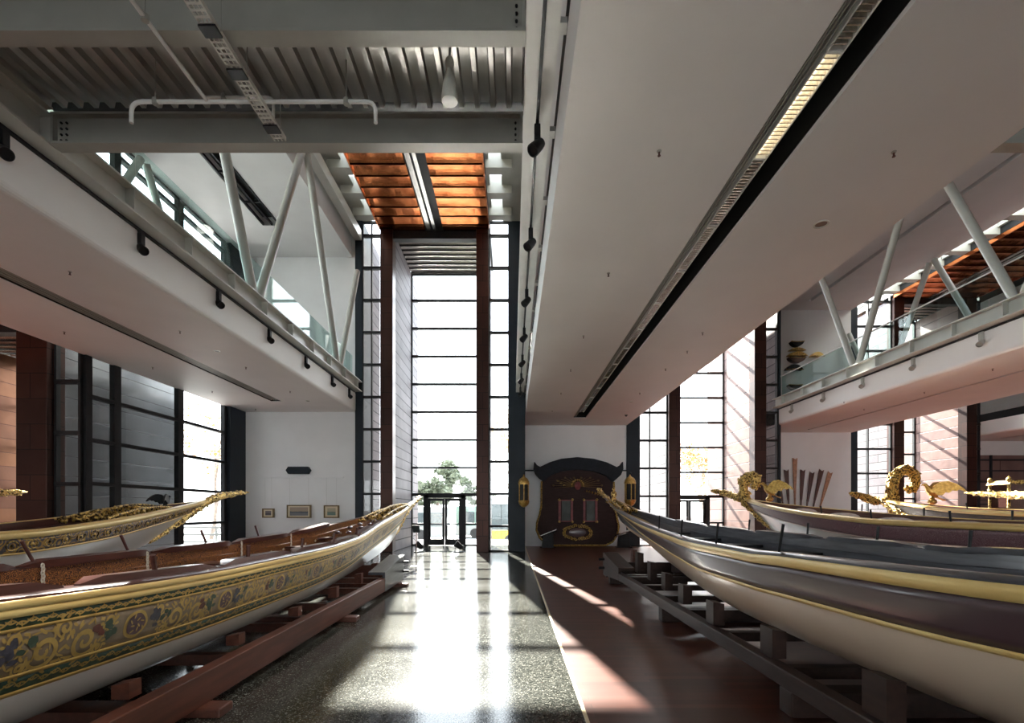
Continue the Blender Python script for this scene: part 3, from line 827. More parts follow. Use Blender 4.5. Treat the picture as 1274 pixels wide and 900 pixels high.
def carve(mb, pts, rs, seed, dens=60, size=.035):
    """gilded carving: a tapering bar overlaid with curling leaves"""
    mb.tube(pts, rs, 10)
    rnd = random.Random(seed); n = len(pts)
    for k in range(int(dens)):
        t = rnd.random()*(n-1); i = min(int(t), n-2); f = t-i
        p = Vector(pts[i]).lerp(Vector(pts[i+1]), f); r = rs[i]*(1-f)+rs[i+1]*f
        d = (Vector(pts[i+1])-Vector(pts[i])).normalized()
        a = rnd.random()*2*PI; s = d.cross(Vector((0,0,1))).normalized(); q = s.cross(d)
        o = p + (s*math.cos(a)+q*math.sin(a))*r*.95
        sz = min(size, r*.9)*(.6+.6*rnd.random())
        R = d.to_track_quat('X', 'Z').to_matrix() @ Matrix.Rotation(rnd.random()*PI, 3, 'X') @ Matrix.Rotation((rnd.random()-.5)*1.6, 3, 'Z')
        mb.ell(o, sz*1.7, sz*.55, sz*.5, R, 7, 5)
    return mb

def spiral(c, r, turns, a0, s=1, n=26, ex=(0,1,0), ez=(0,0,1), r0=.12):
    c = Vector(c); ex = Vector(ex); ez = Vector(ez); out = []
    for i in range(n):
        t = i/(n-1); a = a0 + s*turns*2*PI*t; rr = r*(1-(1-r0)*t)
        out.append(c + ex*(rr*math.cos(a)) + ez*(rr*math.sin(a)))
    return out

def eagle(parent, name, c, sc, heading, mname):
    """spread-winged gilded bird standing on a small ball: body, wings, head, tail in one casting"""
    mb = MB(); R = Matrix.Rotation(heading, 3, 'Z'); c = Vector(c)
    def q(p): return c + R @ (Vector(p)*sc)
    mb.ell(q((0,0,-.02)), .13*sc, .13*sc, .10*sc)
    mb.ell(q((0,0,.10)), .07*sc, .07*sc, .07*sc)
    mb.tube([q(p) for p in ((-.16,0,.12),(-.08,0,.2),(.02,0,.28),(.10,0,.38),(.15,0,.48),(.20,0,.53))], [.03*sc,.08*sc,.115*sc,.10*sc,.065*sc,.05*sc], 10)
    mb.ell(q((.21,0,.55)), .065*sc, .05*sc, .055*sc)
    mb.tube([q(p) for p in ((.25,0,.56),(.31,0,.55),(.33,0,.51))], [.03*sc,.022*sc,.005*sc], 7)
    mb.tube([q(p) for p in ((-.12,0,.15),(-.25,0,.07),(-.36,0,.03))], [.05*sc,.07*sc,.09*sc], 8, flat=.3)
    wing = [(.08,.36),(.0,.52),(-.14,.64),(-.32,.66),(-.5,.57),(-.66,.42),(-.74,.30),(-.58,.38),(-.5,.33),(-.42,.36),(-.34,.27),(-.26,.30),(-.18,.19),(-.06,.20)]
    for s in (-1, 1):
        a = [q((x, s*(.07-.42*x+.06), z)) for x, z in wing]; b = [q((x, s*(.07-.42*x-.02+.02*x), z)) for x, z in wing]
        n = len(wing); mb.add(a+b, [tuple(range(n)), tuple(range(2*n-1, n-1, -1))] + [(k, (k+1) % n, n+(k+1) % n, n+k) for k in range(n)])
    return mb.build(name, M[mname], parent, smooth=True)

def make_boat(name, label, h, bands, hullmat, cap, innermat, deckmat, capw=.10, deckd=.27, foredeck=.62):
    """bands: list of (part name, v0, v1, material, offset)"""
    t = thing(name, label, 'boat', (h.c0, h.ym, 0))
    v_low = max(b[2] for b in bands)
    hu = h.loft(v_low, 1.0, 16).build('hull', M[hullmat], t, smooth=True, fix=True)
    for nm, v0, v1, mm, off in bands:
        mb = h.loft(v0, v1, max(3, int((v1-v0)*24)), off)
        mb.build(nm, M[mm], t, smooth=True, fix=False, solid=.008 if off == 0 else .012)
    def inn(u, s, w=capw): return max(h.b(abs(u))-w, 0.0)
    def capf(u, s):
        a = abs(u); y = h.ym + u*h.L; z = h.top(u); c = h.c(y); b = h.b(a); i = inn(u, s)
        return [(c+s*(b+.012), y, z-.015), (c+s*(b+.014), y, z+.012), (c+s*(b-.01), y, z+.03), (c+s*min(b, i), y, z+.03), (c+s*min(b, i), y, z-.02)]
    h.strip(capf).build('gunwale', M[cap], t, smooth=True)
    def dd(u):
        a = abs(u); k = min(1, max(0, (a-foredeck)/.08)); return deckd*(1-k) + .06*k
    def wallf(u, s):
        a = abs(u); y = h.ym + u*h.L; z = h.top(u); c = h.c(y); i = inn(u, s)
        return [(c+s*i, y, z+.02), (c+s*max(0, i-.01), y, z-dd(u)*.33), (c+s*max(0, i-.02), y, z-dd(u)*.36), (c+s*max(0, i-.03), y, z-dd(u)*1.02)]
    h.strip(wallf).build('inner_planking', M[innermat], t, fix=False)
    def deckf(u, s):
        a = abs(u); y = h.ym + u*h.L; z = h.top(u)-dd(u); c = h.c(y); i = inn(u, s)
        return [(c-i, y, z), (c, y, z+.012), (c+i, y, z)]
    h.strip(deckf, sides=(1,)).build('deck', M[deckmat], t, fix=False)
    return t

def thwarts(t, h, ys, d, mname, w=.24):
    for y in ys:
        a = abs(h.uy(y)); b = max(h.b(a)-.1, .05); z = h.top(h.uy(y))-d; c = h.c(y)
        MB().box(c-b, c+b, y-w/2, y+w/2, z-.035, z).build('thwart', M[mname], t, bevel=.008)

def pins(t, h, items, mname, hh=.2, r=.014):
    for y, s, lean in items:
        a = abs(h.uy(y)); x = h.c(y) + s*(h.b(a)-.05); z = h.top(h.uy(y))+.01
        MB().tube([(x, y, z-.02), (x + s*.02, y+lean*hh, z+hh)], [r*.8, r], 8).build('thole_pin', M[mname], t, smooth=True)

def washboards(t, h, ys, mname, length=1.5, hh=.045, wd=.15):
    for y, s in ys:
        mb = MB(); pts = []
        rows = []
        for k in range(9):
            f = k/8; yy = y + (f-.5)*length; a = abs(h.uy(yy)); b = h.b(a); z = h.top(h.uy(yy))+.03; c = h.c(yy)
            e = min(1, 8*min(f, 1-f)+.25); e2 = min(1, 4.5*min(f, 1-f)+.35)
            rows.append([(c+s*(b-.012), yy, z-.01), (c+s*(b-.016), yy, z+hh*e), (c+s*(b-wd*e2), yy, z+hh*e*.9), (c+s*(b-wd*e2), yy, z-.01)])
        mb.grid(rows); n = 4
        mb.f.append((0,1,2,3)); mb.m.append(0); q = len(mb.v)-4; mb.f.append((q+3,q+2,q+1,q)); mb.m.append(0)
        mb.build('washboard', M[mname], t, smooth=True)

def cradle(label, h, dx, y0, y1, posts, sleepers, mname, endmat=None, rail=(.07, .30), pdx=None, pw=.055, over=.26):
    c = h.c0; pdx = pdx or dx
    t = thing('boat_cradle', label, 'cradle', (c, (y0+y1)/2, 0))
    cs = lambda y: h.c(y)
    for s in (-1, 1):
        MB().bar((c+s*dx, y0, (rail[0]+rail[1])/2), (cs(y1)+s*dx, y1, (rail[0]+rail[1])/2), .12, rail[1]-rail[0]).build('rail', M[mname], t, bevel=.01)
    for y in posts:
        x = cs(y)
        MB().box(x-dx, x+dx, y-.05, y+.05, rail[1]-.19, rail[1]-.09).build('crosspiece', M[mname], t)
        for s in (-1, 1):
            q = min(pdx, h.b(abs(h.uy(y)))*.80)
            zi, zo = h.zbot(y, q-.05), h.zbot(y, q+.07)
            if zo > 5: zo = zi
            if zi > 5 or zo < rail[1]+.05: continue
            zi = max(zi, rail[1]+.03)
            zz = [min(zi, zo)-.05, min(zi+.02, zo)-.05]
            xa, xb = x+s*(q-.05), x+s*(q+.07)
            MB().prism([(xa, rail[1]), (xb, rail[1]), (xb, zz[1]), (xa, zz[0])], y-pw, y+pw).build('post', M[mname], t)
    for y in sleepers:
        x = cs(y); MB().box(x-dx-over, x+dx+over, y-.09, y+.09, 0, rail[0]).build('sleeper', M[mname], t, bevel=.012)
    if endmat:
        x = cs(y1)
        for s in (-1, 1):
            xo = x+s*(dx+.06); xi = x+s*(dx-.26)
            MB().prism([(y1-1.5, rail[0]), (y1+.1, .10), (y1+.1, .58), (y1-1.5, rail[1]+.06)], min(xo, xo-s*.05), max(xo, xo-s*.05), 'yz').build('side_board', M[endmat], t)
            MB().prism([(y1-1.5, rail[1]+.06), (y1+.1, .58), (y1+.1, .63), (y1-1.5, rail[1]+.11)], min(xo, xi), max(xo, xi), 'yz').build('end_platform', M[endmat], t)
            for zz in (.28, .48):
                MB().tube([(xo, y1-.03, zz), (xo+s*.13, y1-.03, zz)], .03, 8).build('bolt', M['black'], t)
        MB().box(x-dx, x+dx, y1+.04, y1+.1, .05, .40).build('end_board', M[mname], t)
        y = y1+.55
        zb = h.zbot(y, .04)
        MB().prism([(cs(y)-.09, .0), (cs(y)+.09, .0), (cs(y)+.05, zb-.09), (cs(y)-.05, zb-.09)], y-.09, y+.09).build('stem_support', M['redwood'], t)
    return t

# ---------------------------------------------------------------- the painted caique
hA = Hull(-3.25, -3.10, 4.0, [(0,15.6),(.25,14.55),(.39,14.1),(.73,13.3),(1,12.4)],
          [(0,.83),(.15,.82),(.30,.73),(.42,.60),(.55,.45),(.78,.23),(.93,.07),(1,.015)],
          [(0,1.10),(.2,1.10),(.34,1.14),(.5,1.30),(.78,1.60),(.9,1.78),(1,1.95)],
          [(0,.26),(.4,.27),(.7,.40),(.88,.55),(1,.72)], [(0,1.10),(.07,1.125),(.15,1.17),(.5,1.38),(1,1.9)])
A = make_boat('ornate_caique', 'long caique painted with gold scrolls and flower medallions, gilded prow by the doors', hA, [
    ('gilded_plank', .0, .048, 'gold_plank', .016), ('gilded_plank', .05, .098, 'gold_plank', .012), ('green_band', .098, .16, 'green', 0), ('gold_line', .16, .178, 'ochre', .003),
    ('painted_panel', .178, .43, 'taupe', 0), ('gold_line', .43, .452, 'ochre', .003), ('green_band', .452, .54, 'green', 0), ('gold_line', .54, .565, 'ochre', .003)],
    'white_hull', 'darkwood', 'inlay', 'darkwood')
def onA(y, v, off=.006): return hA.py(y, v, 1, off)
# painted scrollwork on the visible side, laid on the panel as thin raised gilding
def ribbon(mb, fn, pts, w, off):
    n = len(pts); L = []; R = []
    for i, (y, v) in enumerate(pts):
        y0, v0 = pts[max(i-1,0)]; y1, v1 = pts[min(i+1,n-1)]
        dy, dv = (y1-y0), (v1-v0)*.84
        l = math.hypot(dy, dv) or 1; f = i/(n-1); ww = w*(.35+.65*math.sin(PI*min(1,max(0,.12+.8*f))))
        ny, nv_ = -dv/l*ww/2, dy/l*ww/2/.84
        L.append(fn(y+ny, v+nv_, off)); R.append(fn(y-ny, v-nv_, off))
    mb.grid([L, R])
def leafpts(y, v, a, l):
    return [(y+math.cos(a)*l*t, v+math.sin(a)*l*t/.84) for t in (0, .35, .7, 1)]
rnd = random.Random(5)
gold = MB(); FL = ('flower_purple','flower_blue','leaf_green','flower_red'); bouquets = []
vm = .305
def disc(mb, y, v, ry, rz, off, n=14, wob=0.0, seed=0):
    r2 = random.Random(seed); vs = [onA(y, v, off)]
    for k in range(n):
        a = 2*PI*k/n; q = 1 + wob*math.sin(a*5+seed) + wob*.5*(r2.random()-.5)
        vs.append(onA(y+ry*q*math.cos(a), v+rz*q*math.sin(a)/.84, off))
    mb.add(vs, [(0, 1+k, 1+(k+1) % n) for k in range(n)])
PER = .97
for k in range(-2, 9):
    y0 = 3.13 + PER*k
    # medallion with a scalloped frame
    disc(gold, y0, vm, .098, .088, .0065, 20, .03, 1)
    mb = MB(); mb.mi = 0; disc(mb, y0, vm, .076, .068, .009, 20, .03, 2); bouquets.append(mb)
    for j in range(9):
        a = j*2.4; r_ = .012+.0055*j
        ribbon(gold, onA, leafpts(y0+r_*math.cos(a), vm+r_*math.sin(a), a+.8, .03), .011, .0105)
    for dy, key, n in ((-.20,'leaf_green',9), (.17,'flower_blue',9), (.27,'leaf_green',3), (-.29,'flower_red',4)):
        mb = MB(); mb.mi = FL.index(key); bouquets.append(mb)
        for j in range(n):
            disc(mb, y0+dy+(rnd.random()-.5)*.08, vm-.01+(rnd.random()-.5)*.12, .016+.012*rnd.random(), .016+.012*rnd.random(), .008+.0003*j, 7, .2, j)
    # paired scrolls between medallions
    yc = y0 + PER/2
    for s, cy, cv, r, a0, sg in ((1, yc-.12, vm+.03, .088, PI*.9, -1), (1, yc+.12, vm+.03, .088, PI*.1, 1), (1, yc-.02, vm-.09, .05, PI*.5, 1), (1, yc+.27, vm-.07, .045, PI, -1), (1, yc-.28, vm-.07, .045, 0, 1), (1, yc+.22, vm+.10, .035, -.5, 1), (1, yc-.23, vm+.10, .035, PI+.5, -1)):
        pts = [(cy + rr*math.cos(a), cv + rr*math.sin(a)/.84) for a, rr in ((a0+sg*2*PI*1.55*t, r*(1-.86*t)) for t in np.linspace(0, 1, 34))]
        ribbon(gold, onA, pts, .027 if r > .06 else .017, .0075)
        for j in range(9):
            a = a0 - sg*j*.62; rr = r*1.02
            ribbon(gold, onA, leafpts(cy+rr*math.cos(a), cv+rr*math.sin(a)/.84, a+sg*.9, .05 if r > .06 else .03), .017, .0078)
    for j in range(44):
        yy = yc + (rnd.random()-.5)*.72; vv = vm + (rnd.random()-.5)*.22
        ribbon(gold, onA, leafpts(yy, vv, rnd.random()*2*PI, .03+.03*rnd.random()), .010, .0072)
# running vine on the green bands
for vb, amp, per in ((.129, .016, .105), (.496, .022, .12)):
    y = 1.0
    while y < 11.5:
        pts = [(y+per*t, vb+amp*math.sin(2*PI*t)) for t in np.linspace(0, 1, 9)]
        ribbon(gold, onA, pts, .009, .0065)
        for ph, sg in ((.18, 1), (.68, -1)):
            cy = y+per*ph
            for a in (.3, 1.4, 2.6):
                ribbon(gold, onA, leafpts(cy, vb-sg*.006, sg*a, .03), .009, .007)
        y += per
gold.build('gilt_scrollwork', M['ochre'], A, fix=False)
for mb in bouquets: mb.build('painted_bouquet', M[FL[mb.m[0]]], A, fix=False)
# mother-of-pearl lozenges and chain on the far inner side
for k in range(22):
    y = 3.2 + .34*k; a = abs(hA.uy(y)); x = hA.c(y) - (hA.b(a)-.1)+.042; z = hA.top(hA.uy(y))-.175
    mb = MB(); w_, h_ = .045, .026
    mb.add([(x+.0, y-w_, z), (x+.004, y, z-h_), (x, y+w_, z), (x+.004, y, z+h_), (x+.012, y, z)], [(0,1,4),(1,2,4),(2,3,4),(3,0,4)])
    mb.build('pearl_lozenge', M['pearl'], A)
for y in (4.05, 5.2, 6.9, 8.2):
    a = abs(hA.uy(y)); x = hA.c(y) - (hA.b(a)-.1)+.035; z = hA.zs(a)+.04
    mb = MB()
    for j in range(9):
        zz = z - .03*j
        mb.tube([Vector((x+.005*(j % 2), y+.012*math.cos(b_), zz+.02*math.sin(b_))) for b_ in np.linspace(0, 2*PI, 8)], .006, 5, caps=False)
    mb.build('chain', M['pearl'], A)
washboards(A, hA, [(3.2+1.45*k, -1) for k in range(5)], 'darkwood', 1.42, .06)
washboards(A, hA, [(2.0+1.35*k, 1) for k in range(6)], 'darkwood', 1.25)
thwarts(A, hA, [1.9+1.05*k for k in range(8)], .15, 'darkwood', .34)
pins(A, hA, [(3.35,1,-.35),(4.5,1,-.1),(5.65,1,0),(6.75,1,0),(8.0,1,0),(9.3,1,0)], 'darkwood', .17, .019)
pins(A, hA, [(4.1,-1,-.5),(5.1,-1,-.5),(6.35,-1,-.55),(7.5,-1,-.5)], 'darkwood', .24, .015)
# gilded stem and foredeck carving
def stem_carving(t, h, v1, tip, seed, r0=.05, mname='gold', name='gilded_stem', extra=None, dens=150):
    pts = [h.pu(1, v, 1, .0) for v in np.linspace(v1, 0, 9)]
    for p in pts: p.x = h.c(p.y); p.y += .02
    pts += [Vector(p) for p in tip]
    n = len(pts); rs = [r0*(.35+.65*min(1, i/5)) for i in range(n)]
    m = len(tip)
    for j in range(m): rs[n-m+j] = r0*(1.15 - .95*(j/max(1, m-1))**1.5)
    mb = MB(); carve(mb, pts, rs, seed, dens, .04)
    return mb.build(name, M[mname], t, smooth=True)
stem_carving(A, hA, .8, [(-3.09, 15.75, 2.0), (-3.08, 15.95, 2.06), (-3.07, 16.1, 2.07)], 3, .055)
def crest(t, h, y0, y1, hh, seed, mname='gold_dark', halfw=.75):
    """openwork gilded mound on the foredeck"""
    mb = MB(); rnd = random.Random(seed)
    for s in (-1, 0, 1):
        for k in range(9):
            f = k/8; y = y0+(y1-y0)*f; a = abs(h.uy(y)); b = h.b(a)*halfw
            x = h.c(y)+s*b*.8; z0 = h.zs(a)-.02; top = hh*math.sin(PI*(.15+.8*f))*(1 if s == 0 else .62)
            rr = .45*top+.02
            mb.tube(spiral((x, y, z0+rr), rr, 1.4, -PI/2, 1 if k % 2 else -1), [.022*(1-.6*q) for q in np.linspace(0,1,26)], 6)
            for j in range(4):
                R = Matrix.Rotation(rnd.random()*PI, 3, 'X') @ Matrix.Rotation(rnd.random()*PI, 3, 'Z')
                mb.ell((x+(rnd.random()-.5)*.06, y+(rnd.random()-.5)*.15, z0+top*rnd.random()), .075, .025, .03, R, 7, 5)
        mb.tube([(h.c(y0+(y1-y0)*f)+s*h.b(abs(h.uy(y0+(y1-y0)*f)))*halfw*.8, y0+(y1-y0)*f, h.zs(abs(h.uy(y0+(y1-y0)*f)))+hh*math.sin(PI*(.08+.86*f))*(1 if s == 0 else .62)) for f in np.linspace(0,1,14)], .025, 7)
    return mb.build('foredeck_carving', M[mname], t, smooth=True)
crest(A, hA, 11.0, 14.4, .17, 4)
mb = MB()
for y in (9.2, 9.9, 10.5):
    for dx in (-.12, .1):
        z = hA.zs(abs(hA.uy(y)))-.05; mb.ell((hA.c(y)+dx, y, z), .05, .09, .03)
mb.build('deck_cleat', M['darkwood'], A, smooth=True)
cradle('reddish timber cradle under the painted caique', hA, .74, -6.0, 10.6, [-4,-2.5,-1,.6,2.0,3.3,4.6,5.85,7.1,8.5,9.8], [-3,.5,3.8,7.0,10.2], 'redwood', 'greywood', rail=(.075,.33), pdx=.60)

# ---------------------------------------------------------------- the cream and aubergine caique
hB = Hull(3.0, 2.92, 4.0, [(0,15.8),(.25,14.6),(.45,13.9),(.75,13.1),(1,12.3)],
          [(0,.90),(.12,.90),(.27,.70),(.42,.52),(.6,.38),(.75,.24),(.92,.06),(1,.012)],
          [(0,1.225),(.15,1.23),(.3,1.26),(.45,1.33),(.6,1.48),(.75,1.66),(.9,1.92),(1,2.18)],
          [(0,.34),(.25,.36),(.45,.52),(.65,.74),(.85,.95),(1,1.12)], [(0,1.24),(.17,1.29),(.5,1.5),(1,2.1)])
B = make_boat('plain_caique', 'large cream caique with aubergine band and two yellow lines, gilded prow by the carved board', hB, [
    ('yellow_plank', .0, .085, 'gold_plank', .012), ('aubergine_band', .085, .33, 'purple', 0), ('yellow_line', .33, .362, 'gold_plank', .006)],
    'cream', 'greywood', 'greywood', 'greywood', foredeck=.72)
washboards(B, hB, [(1.2+1.35*k, 1) for k in range(7)], 'greywood', 1.25, .04)
thwarts(B, hB, [1.6+1.1*k for k in range(8)], .14, 'black', .34)
pins(B, hB, [(3.0,1,0),(4.07,1,0),(5.1,1,0),(6.2,1,0),(7.4,1,0),(8.6,1,0)], 'black', .2, .014)
pins(B, hB, [(3.9,-1,-.45),(5.1,-1,-.45),(6.4,-1,-.45),(8.0,-1,-.45)], 'black', .24, .012)
stem_carving(B, hB, .85, [(2.92, 15.95, 2.25), (2.91, 16.25, 2.33), (2.9, 16.6, 2.34)], 8, .055)
crest(B, hB, 12.2, 14.6, .14, 9, 'gold_dark')
mb = MB().ell((hB.c(14.0), 14.0, 2.08), .09, .09, .11).ell((hB.c(14.0), 14.0, 2.23), .045, .045, .06).cyl((hB.c(14.0), 14.0, 1.82), .12, .16, 12, .07)
mb.build('prow_finial', M['gold'], B, smooth=True)
cradle('dark timber cradle under the cream and aubergine caique', hB, .78, -6.0, 11.2, [-4,-2.5,-1,.6,1.75,2.95,4.2,5.4,6.6,7.7,8.8,9.9], [-3,.5,3.8,7.0,10.6], 'darktimber', 'darktimber', rail=(.20,.34), pdx=.74, pw=.10, over=.07)

# ---------------------------------------------------------------- caique behind the painted one
hC = Hull(-7.0, -7.0, 4.0, [(0,11.1),(.3,10.5),(.6,9.95),(1,9.2)],
          [(0,.78),(.3,.76),(.5,.66),(.7,.48),(.88,.22),(1,.015)],
          [(0,1.30),(.3,1.32),(.5,1.42),(.8,1.66),(1,1.83)],
          [(0,.45),(.5,.5),(.8,.7),(1,.95)])
C_ = make_boat('gilded_prow_caique', 'white caique with blue and gold band and pointed gold prow, behind the painted caique', hC, [
    ('gilded_plank', .0, .085, 'gold_plank', .012), ('painted_band', .085, .30, 'band_blue', 0), ('gold_line', .30, .33, 'gold_plank', .005)],
    'white_hull', 'gold_plank', 'darkwood', 'darkwood')
stem_carving(C_, hC, .95, [(-7,11.35,1.90),(-7,11.7,1.97),(-7,12.1,2.03),(-7,12.5,2.07),(-7,12.8,2.09)], 12, .075, dens=260)
crest(C_, hC, 7.9, 9.6, .15, 13)
for k in range(20):
    y = 5.5+.26*k
    for s in (1,):
        mb = MB(); pv = [hC.py(y+.075*math.cos(a), .19+.07*math.sin(a), s, .006) for a in np.linspace(0, 2*PI, 15)[:-1]]
        mb.tube(pv+[pv[0]], .009, 5, caps=False)
        mb.ell(hC.py(y, .19, s, .004), .012, .03, .03, None, 8, 5)
        mb.build('gilt_rosette', M['gold_dark'], C_, smooth=True)
eagle(C_, 'bird_figure', (-7, 9.75, 1.66), .42, PI/2, 'black')
pins(C_, hC, [(5.9,-1,-.3),(7.1,-1,-.3)], 'darkwood', .2)
cradle('timber cradle under the white caique with pointed gold prow', hC, .5, -3, 8.6, [-2,0,2,4,5.5,7,8.3], [-2,2,6], 'redwood')

# ---------------------------------------------------------------- caique by the glazed side facade
hD = Hull(-9.7, -9.75, 2.0, [(0,8.3),(.4,7.6),(1,6.8)],
          [(0,.68),(.4,.62),(.7,.42),(.9,.15),(1,.015)], [(0,1.25),(.5,1.35),(.8,1.6),(1,1.8)], [(0,.45),(.6,.55),(1,.9)])
D_ = make_boat('small_caique', 'dark caique by the glazed side facade, only its gold prow tip showing', hD, [
    ('gilded_plank', .0, .09, 'gold_plank', .012), ('dark_band', .09, .32, 'darkwood', 0)], 'white_hull', 'darkwood', 'darkwood', 'darkwood')
stem_carving(D_, hD, .9, [(-9.8,8.7,1.88),(-9.83,9.2,1.94),(-9.86,9.6,1.97),(-9.88,9.8,1.985)], 15, .07, dens=200)
cradle('timber cradle under the dark caique by the glazed side facade', hD, .45, -3, 6.4, [-2,0,2,4,6], [-2,2,5], 'redwood')

# ---------------------------------------------------------------- bird-prowed caique
hE = Hull(6.4, 6.38, 4.5, [(0,13.3),(.3,12.95),(.6,12.5),(1,11.9)],
          [(0,.82),(.3,.80),(.5,.68),(.72,.45),(.9,.18),(1,.015)],
          [(0,1.42),(.3,1.44),(.5,1.52),(.8,1.72),(1,1.92)],
          [(0,.5),(.5,.6),(.8,.85),(1,1.15)])
E_ = make_boat('bird_prow_caique', 'white caique with crimson band, gold plume and spread-winged bird on its prow', hE, [
    ('gilded_plank', .0, .06, 'gold_plank', .012), ('crimson_band', .06, .31, 'band_purple', 0), ('pink_line', .31, .335, 'cloth', .005)],
    'white_hull', 'gold_plank', 'redwood', 'cloth', deckd=.12)
stem_carving(E_, hE, .95, [(6.32,13.5,1.97),(6.22,13.75,2.06),(6.08,13.95,2.13),(5.9,14.05,2.17),(5.8,14.1,2.185)], 21, .085, dens=300)
mb = MB()
pl = [(6.38,13.15,1.88),(6.32,13.2,2.1),(6.32,13.2,2.32),(6.37,13.15,2.48),(6.46,13.05,2.55),(6.54,12.98,2.48),(6.55,12.95,2.34),(6.50,12.95,2.22)]
carve(mb, pl, [.10,.115,.125,.12,.11,.10,.085,.05], 22, 300, .07)
mb.build('gold_plume', M['gold'], E_, smooth=True)
eagle(E_, 'bird_figure', (6.72, 12.6, 1.92), .72, PI*.80, 'gold_smooth')
for k in range(5):
    y = 5.6+1.25*k; a = abs(hE.uy(y)); z = hE.zs(a)-.1; c = hE.c(y)
    MB().ell((c, y, z+.03), .42*(1-a*.5), .26, .09, None, 16, 8).build('seat_cushion', M['cloth'], E_, smooth=True)
pins(E_, hE, [(5.6,1,.1),(6.9,1,.1),(8.3,1,.1),(9.6,1,.1),(6.2,-1,0),(7.6,-1,0),(9.0,-1,0)], 'black', .16)
cradle('timber cradle under the bird-prowed caique', hE, .5, -3, 11, [-2,0,2,4,6,8,10], [-2,2,6,10], 'darktimber')

# ---------------------------------------------------------------- scroll-prowed caique
hG = Hull(10.5, 10.45, 4.5, [(0,13.6),(.3,13.2),(1,12.2)],
          [(0,.75),(.4,.70),(.6,.58),(.8,.34),(.93,.12),(1,.015)],
          [(0,1.50),(.4,1.53),(.7,1.62),(.9,1.78),(1,1.9)], [(0,.55),(.6,.65),(1,1.2)])
G_ = make_boat('scroll_prow_caique', 'dark caique with tall curled gold scroll prow and small gold bird', hG, [
    ('gilded_plank', .0, .08, 'gold_plank', .012), ('dark_band', .08, .5, 'brownhull', 0)], 'brownhull', 'gold_plank', 'darkwood', 'darkwood', deckd=.15)
stem_carving(G_, hG, .7, [(10.38,13.75,1.88),(10.22,13.9,1.96),(10.05,13.95,2.04),(9.9,14.0,2.09),(9.78,14.0,2.11)], 31, .10, 'gold_dark', dens=320)
cx, cz, yy = 10.95, 2.36, 13.35
pl = [(10.62,13.4,1.55),(10.57,13.4,1.8),(10.53,13.38,2.1),(10.54,13.37,2.4),(10.63,13.36,2.62),(10.80,13.35,2.74),(11.0,13.35,2.72),(11.14,13.35,2.58),(11.17,13.35,2.38),(11.09,13.35,2.22),(10.96,13.35,2.18),(10.9,13.35,2.27)]
mb = MB(); carve(mb, pl, [.13,.135,.13,.125,.12,.115,.11,.10,.09,.08,.06,.04], 33, 380, .055)
mb.build('gold_scroll', M['gold_dark'], G_, smooth=True)
eagle(G_, 'bird_figure', (11.1, 12.75, 1.86), .78, PI*.95, 'gold_smooth')
# cabin standing amidships
mb = MB(); bx, by, bz = 10.6, 10.3, 1.66
kb = MB().box(bx-.2, bx+.2, by-.2, by+.2, bz, bz+.52).build('cabin_body', M['darkwood'], G_, bevel=.01)
for sx in (-1, 1):
    for sy in (-1, 1):
        MB().cyl((bx+sx*.2, by+sy*.2, bz), .03, .56, 10).ell((bx+sx*.2, by+sy*.2, bz+.6), .045, .045, .06).build('cabin_post', M['gold_dark'], kb, smooth=True)
MB().prism([(bx-.25,bz+.5),(bx+.25,bz+.5),(bx+.2,bz+.58),(bx-.2,bz+.58)], by-.25, by+.25).cyl((bx,by,bz+.58), .02, .12, 8, .005).build('cabin_roof', M['gold_dark'], kb)
pins(G_, hG, [(8.5,1,.2),(9.6,1,.2),(9.2,-1,.2),(10.6,-1,.2)], 'black', .16)
cradle('timber cradle under the scroll-prowed caique', hG, .45, -2, 11.5, [-1,1,3,5,7,9,11], [-1,3,7,11], 'darktimber')

# ---------------------------------------------------------------- caique whose gold beak enters at the side
hI = Hull(8.45, 8.45, 1.0, [(0,7.0),(.4,6.5),(1,5.8)],
          [(0,.62),(.5,.55),(.8,.3),(1,.015)], [(0,1.25),(.6,1.4),(1,1.78)], [(0,.5),(.6,.6),(1,1.0)])
I_ = make_boat('beaked_caique', 'caique of which only the long level gold beak shows, before the pink cladding', hI, [
    ('gilded_plank', .0, .09, 'gold_plank', .012), ('dark_band', .09, .35, 'purple', 0)], 'white_hull', 'darkwood', 'darkwood', 'darkwood')
stem_carving(I_, hI, .9, [(8.46,7.3,1.82),(8.47,7.7,1.84),(8.48,8.2,1.87),(8.49,8.7,1.91),(8.5,9.05,1.94)], 41, .075, dens=260)
cradle('timber cradle under the gold-beaked caique', hI, .42, -2, 5.4, [-1,1,3,5], [-1,2,5], 'darktimber')
# ================================================================== EXHIBITS
def bp(px, py, Y): return at(655+px/6.923, 560+py/6.923, Y)
M['board'] = mat('dark_carved_board', (.034,.017,.016), .62, spec=.2, var=.25, scale=3, stretch=(1,1,6))
M['boardblue'] = mat('blue_black_canopy', (.013,.016,.023), .6, spec=.2, var=.3, scale=8, bump=.3, bscale=30)
M['glass_dark'] = mat('old_window_pane', (.05,.06,.055), .55, var=.5, scale=2)
M['crimson'] = mat('faded_crimson', (.20,.05,.055), .55, var=.3, scale=6)
YB = 21.75
t = thing('stern_board', 'dark carved ship stern board with horned blue canopy, standing on the wall', 'ship board', bp(440, 825, YB))
body = [(130,270),(128,480),(112,560),(90,630),(86,690),(112,755),(165,805),(225,824),(680,824),(740,795),(782,735),(795,660),(780,590),(762,500),(752,275),(690,215),(580,178),(440,163),(300,178),(205,215)]
P = [(bp(x, y, YB)[0], bp(x, y, YB)[2]) for x, y in body]
P = [(x, max(z, .0)) for x, z in P]
MB().prism(P, YB, YB+.2).build('panel', M['board'], t)
edge = [(P[i][0], YB-.01, max(P[i][1], .045)) for i in range(0, 15)]
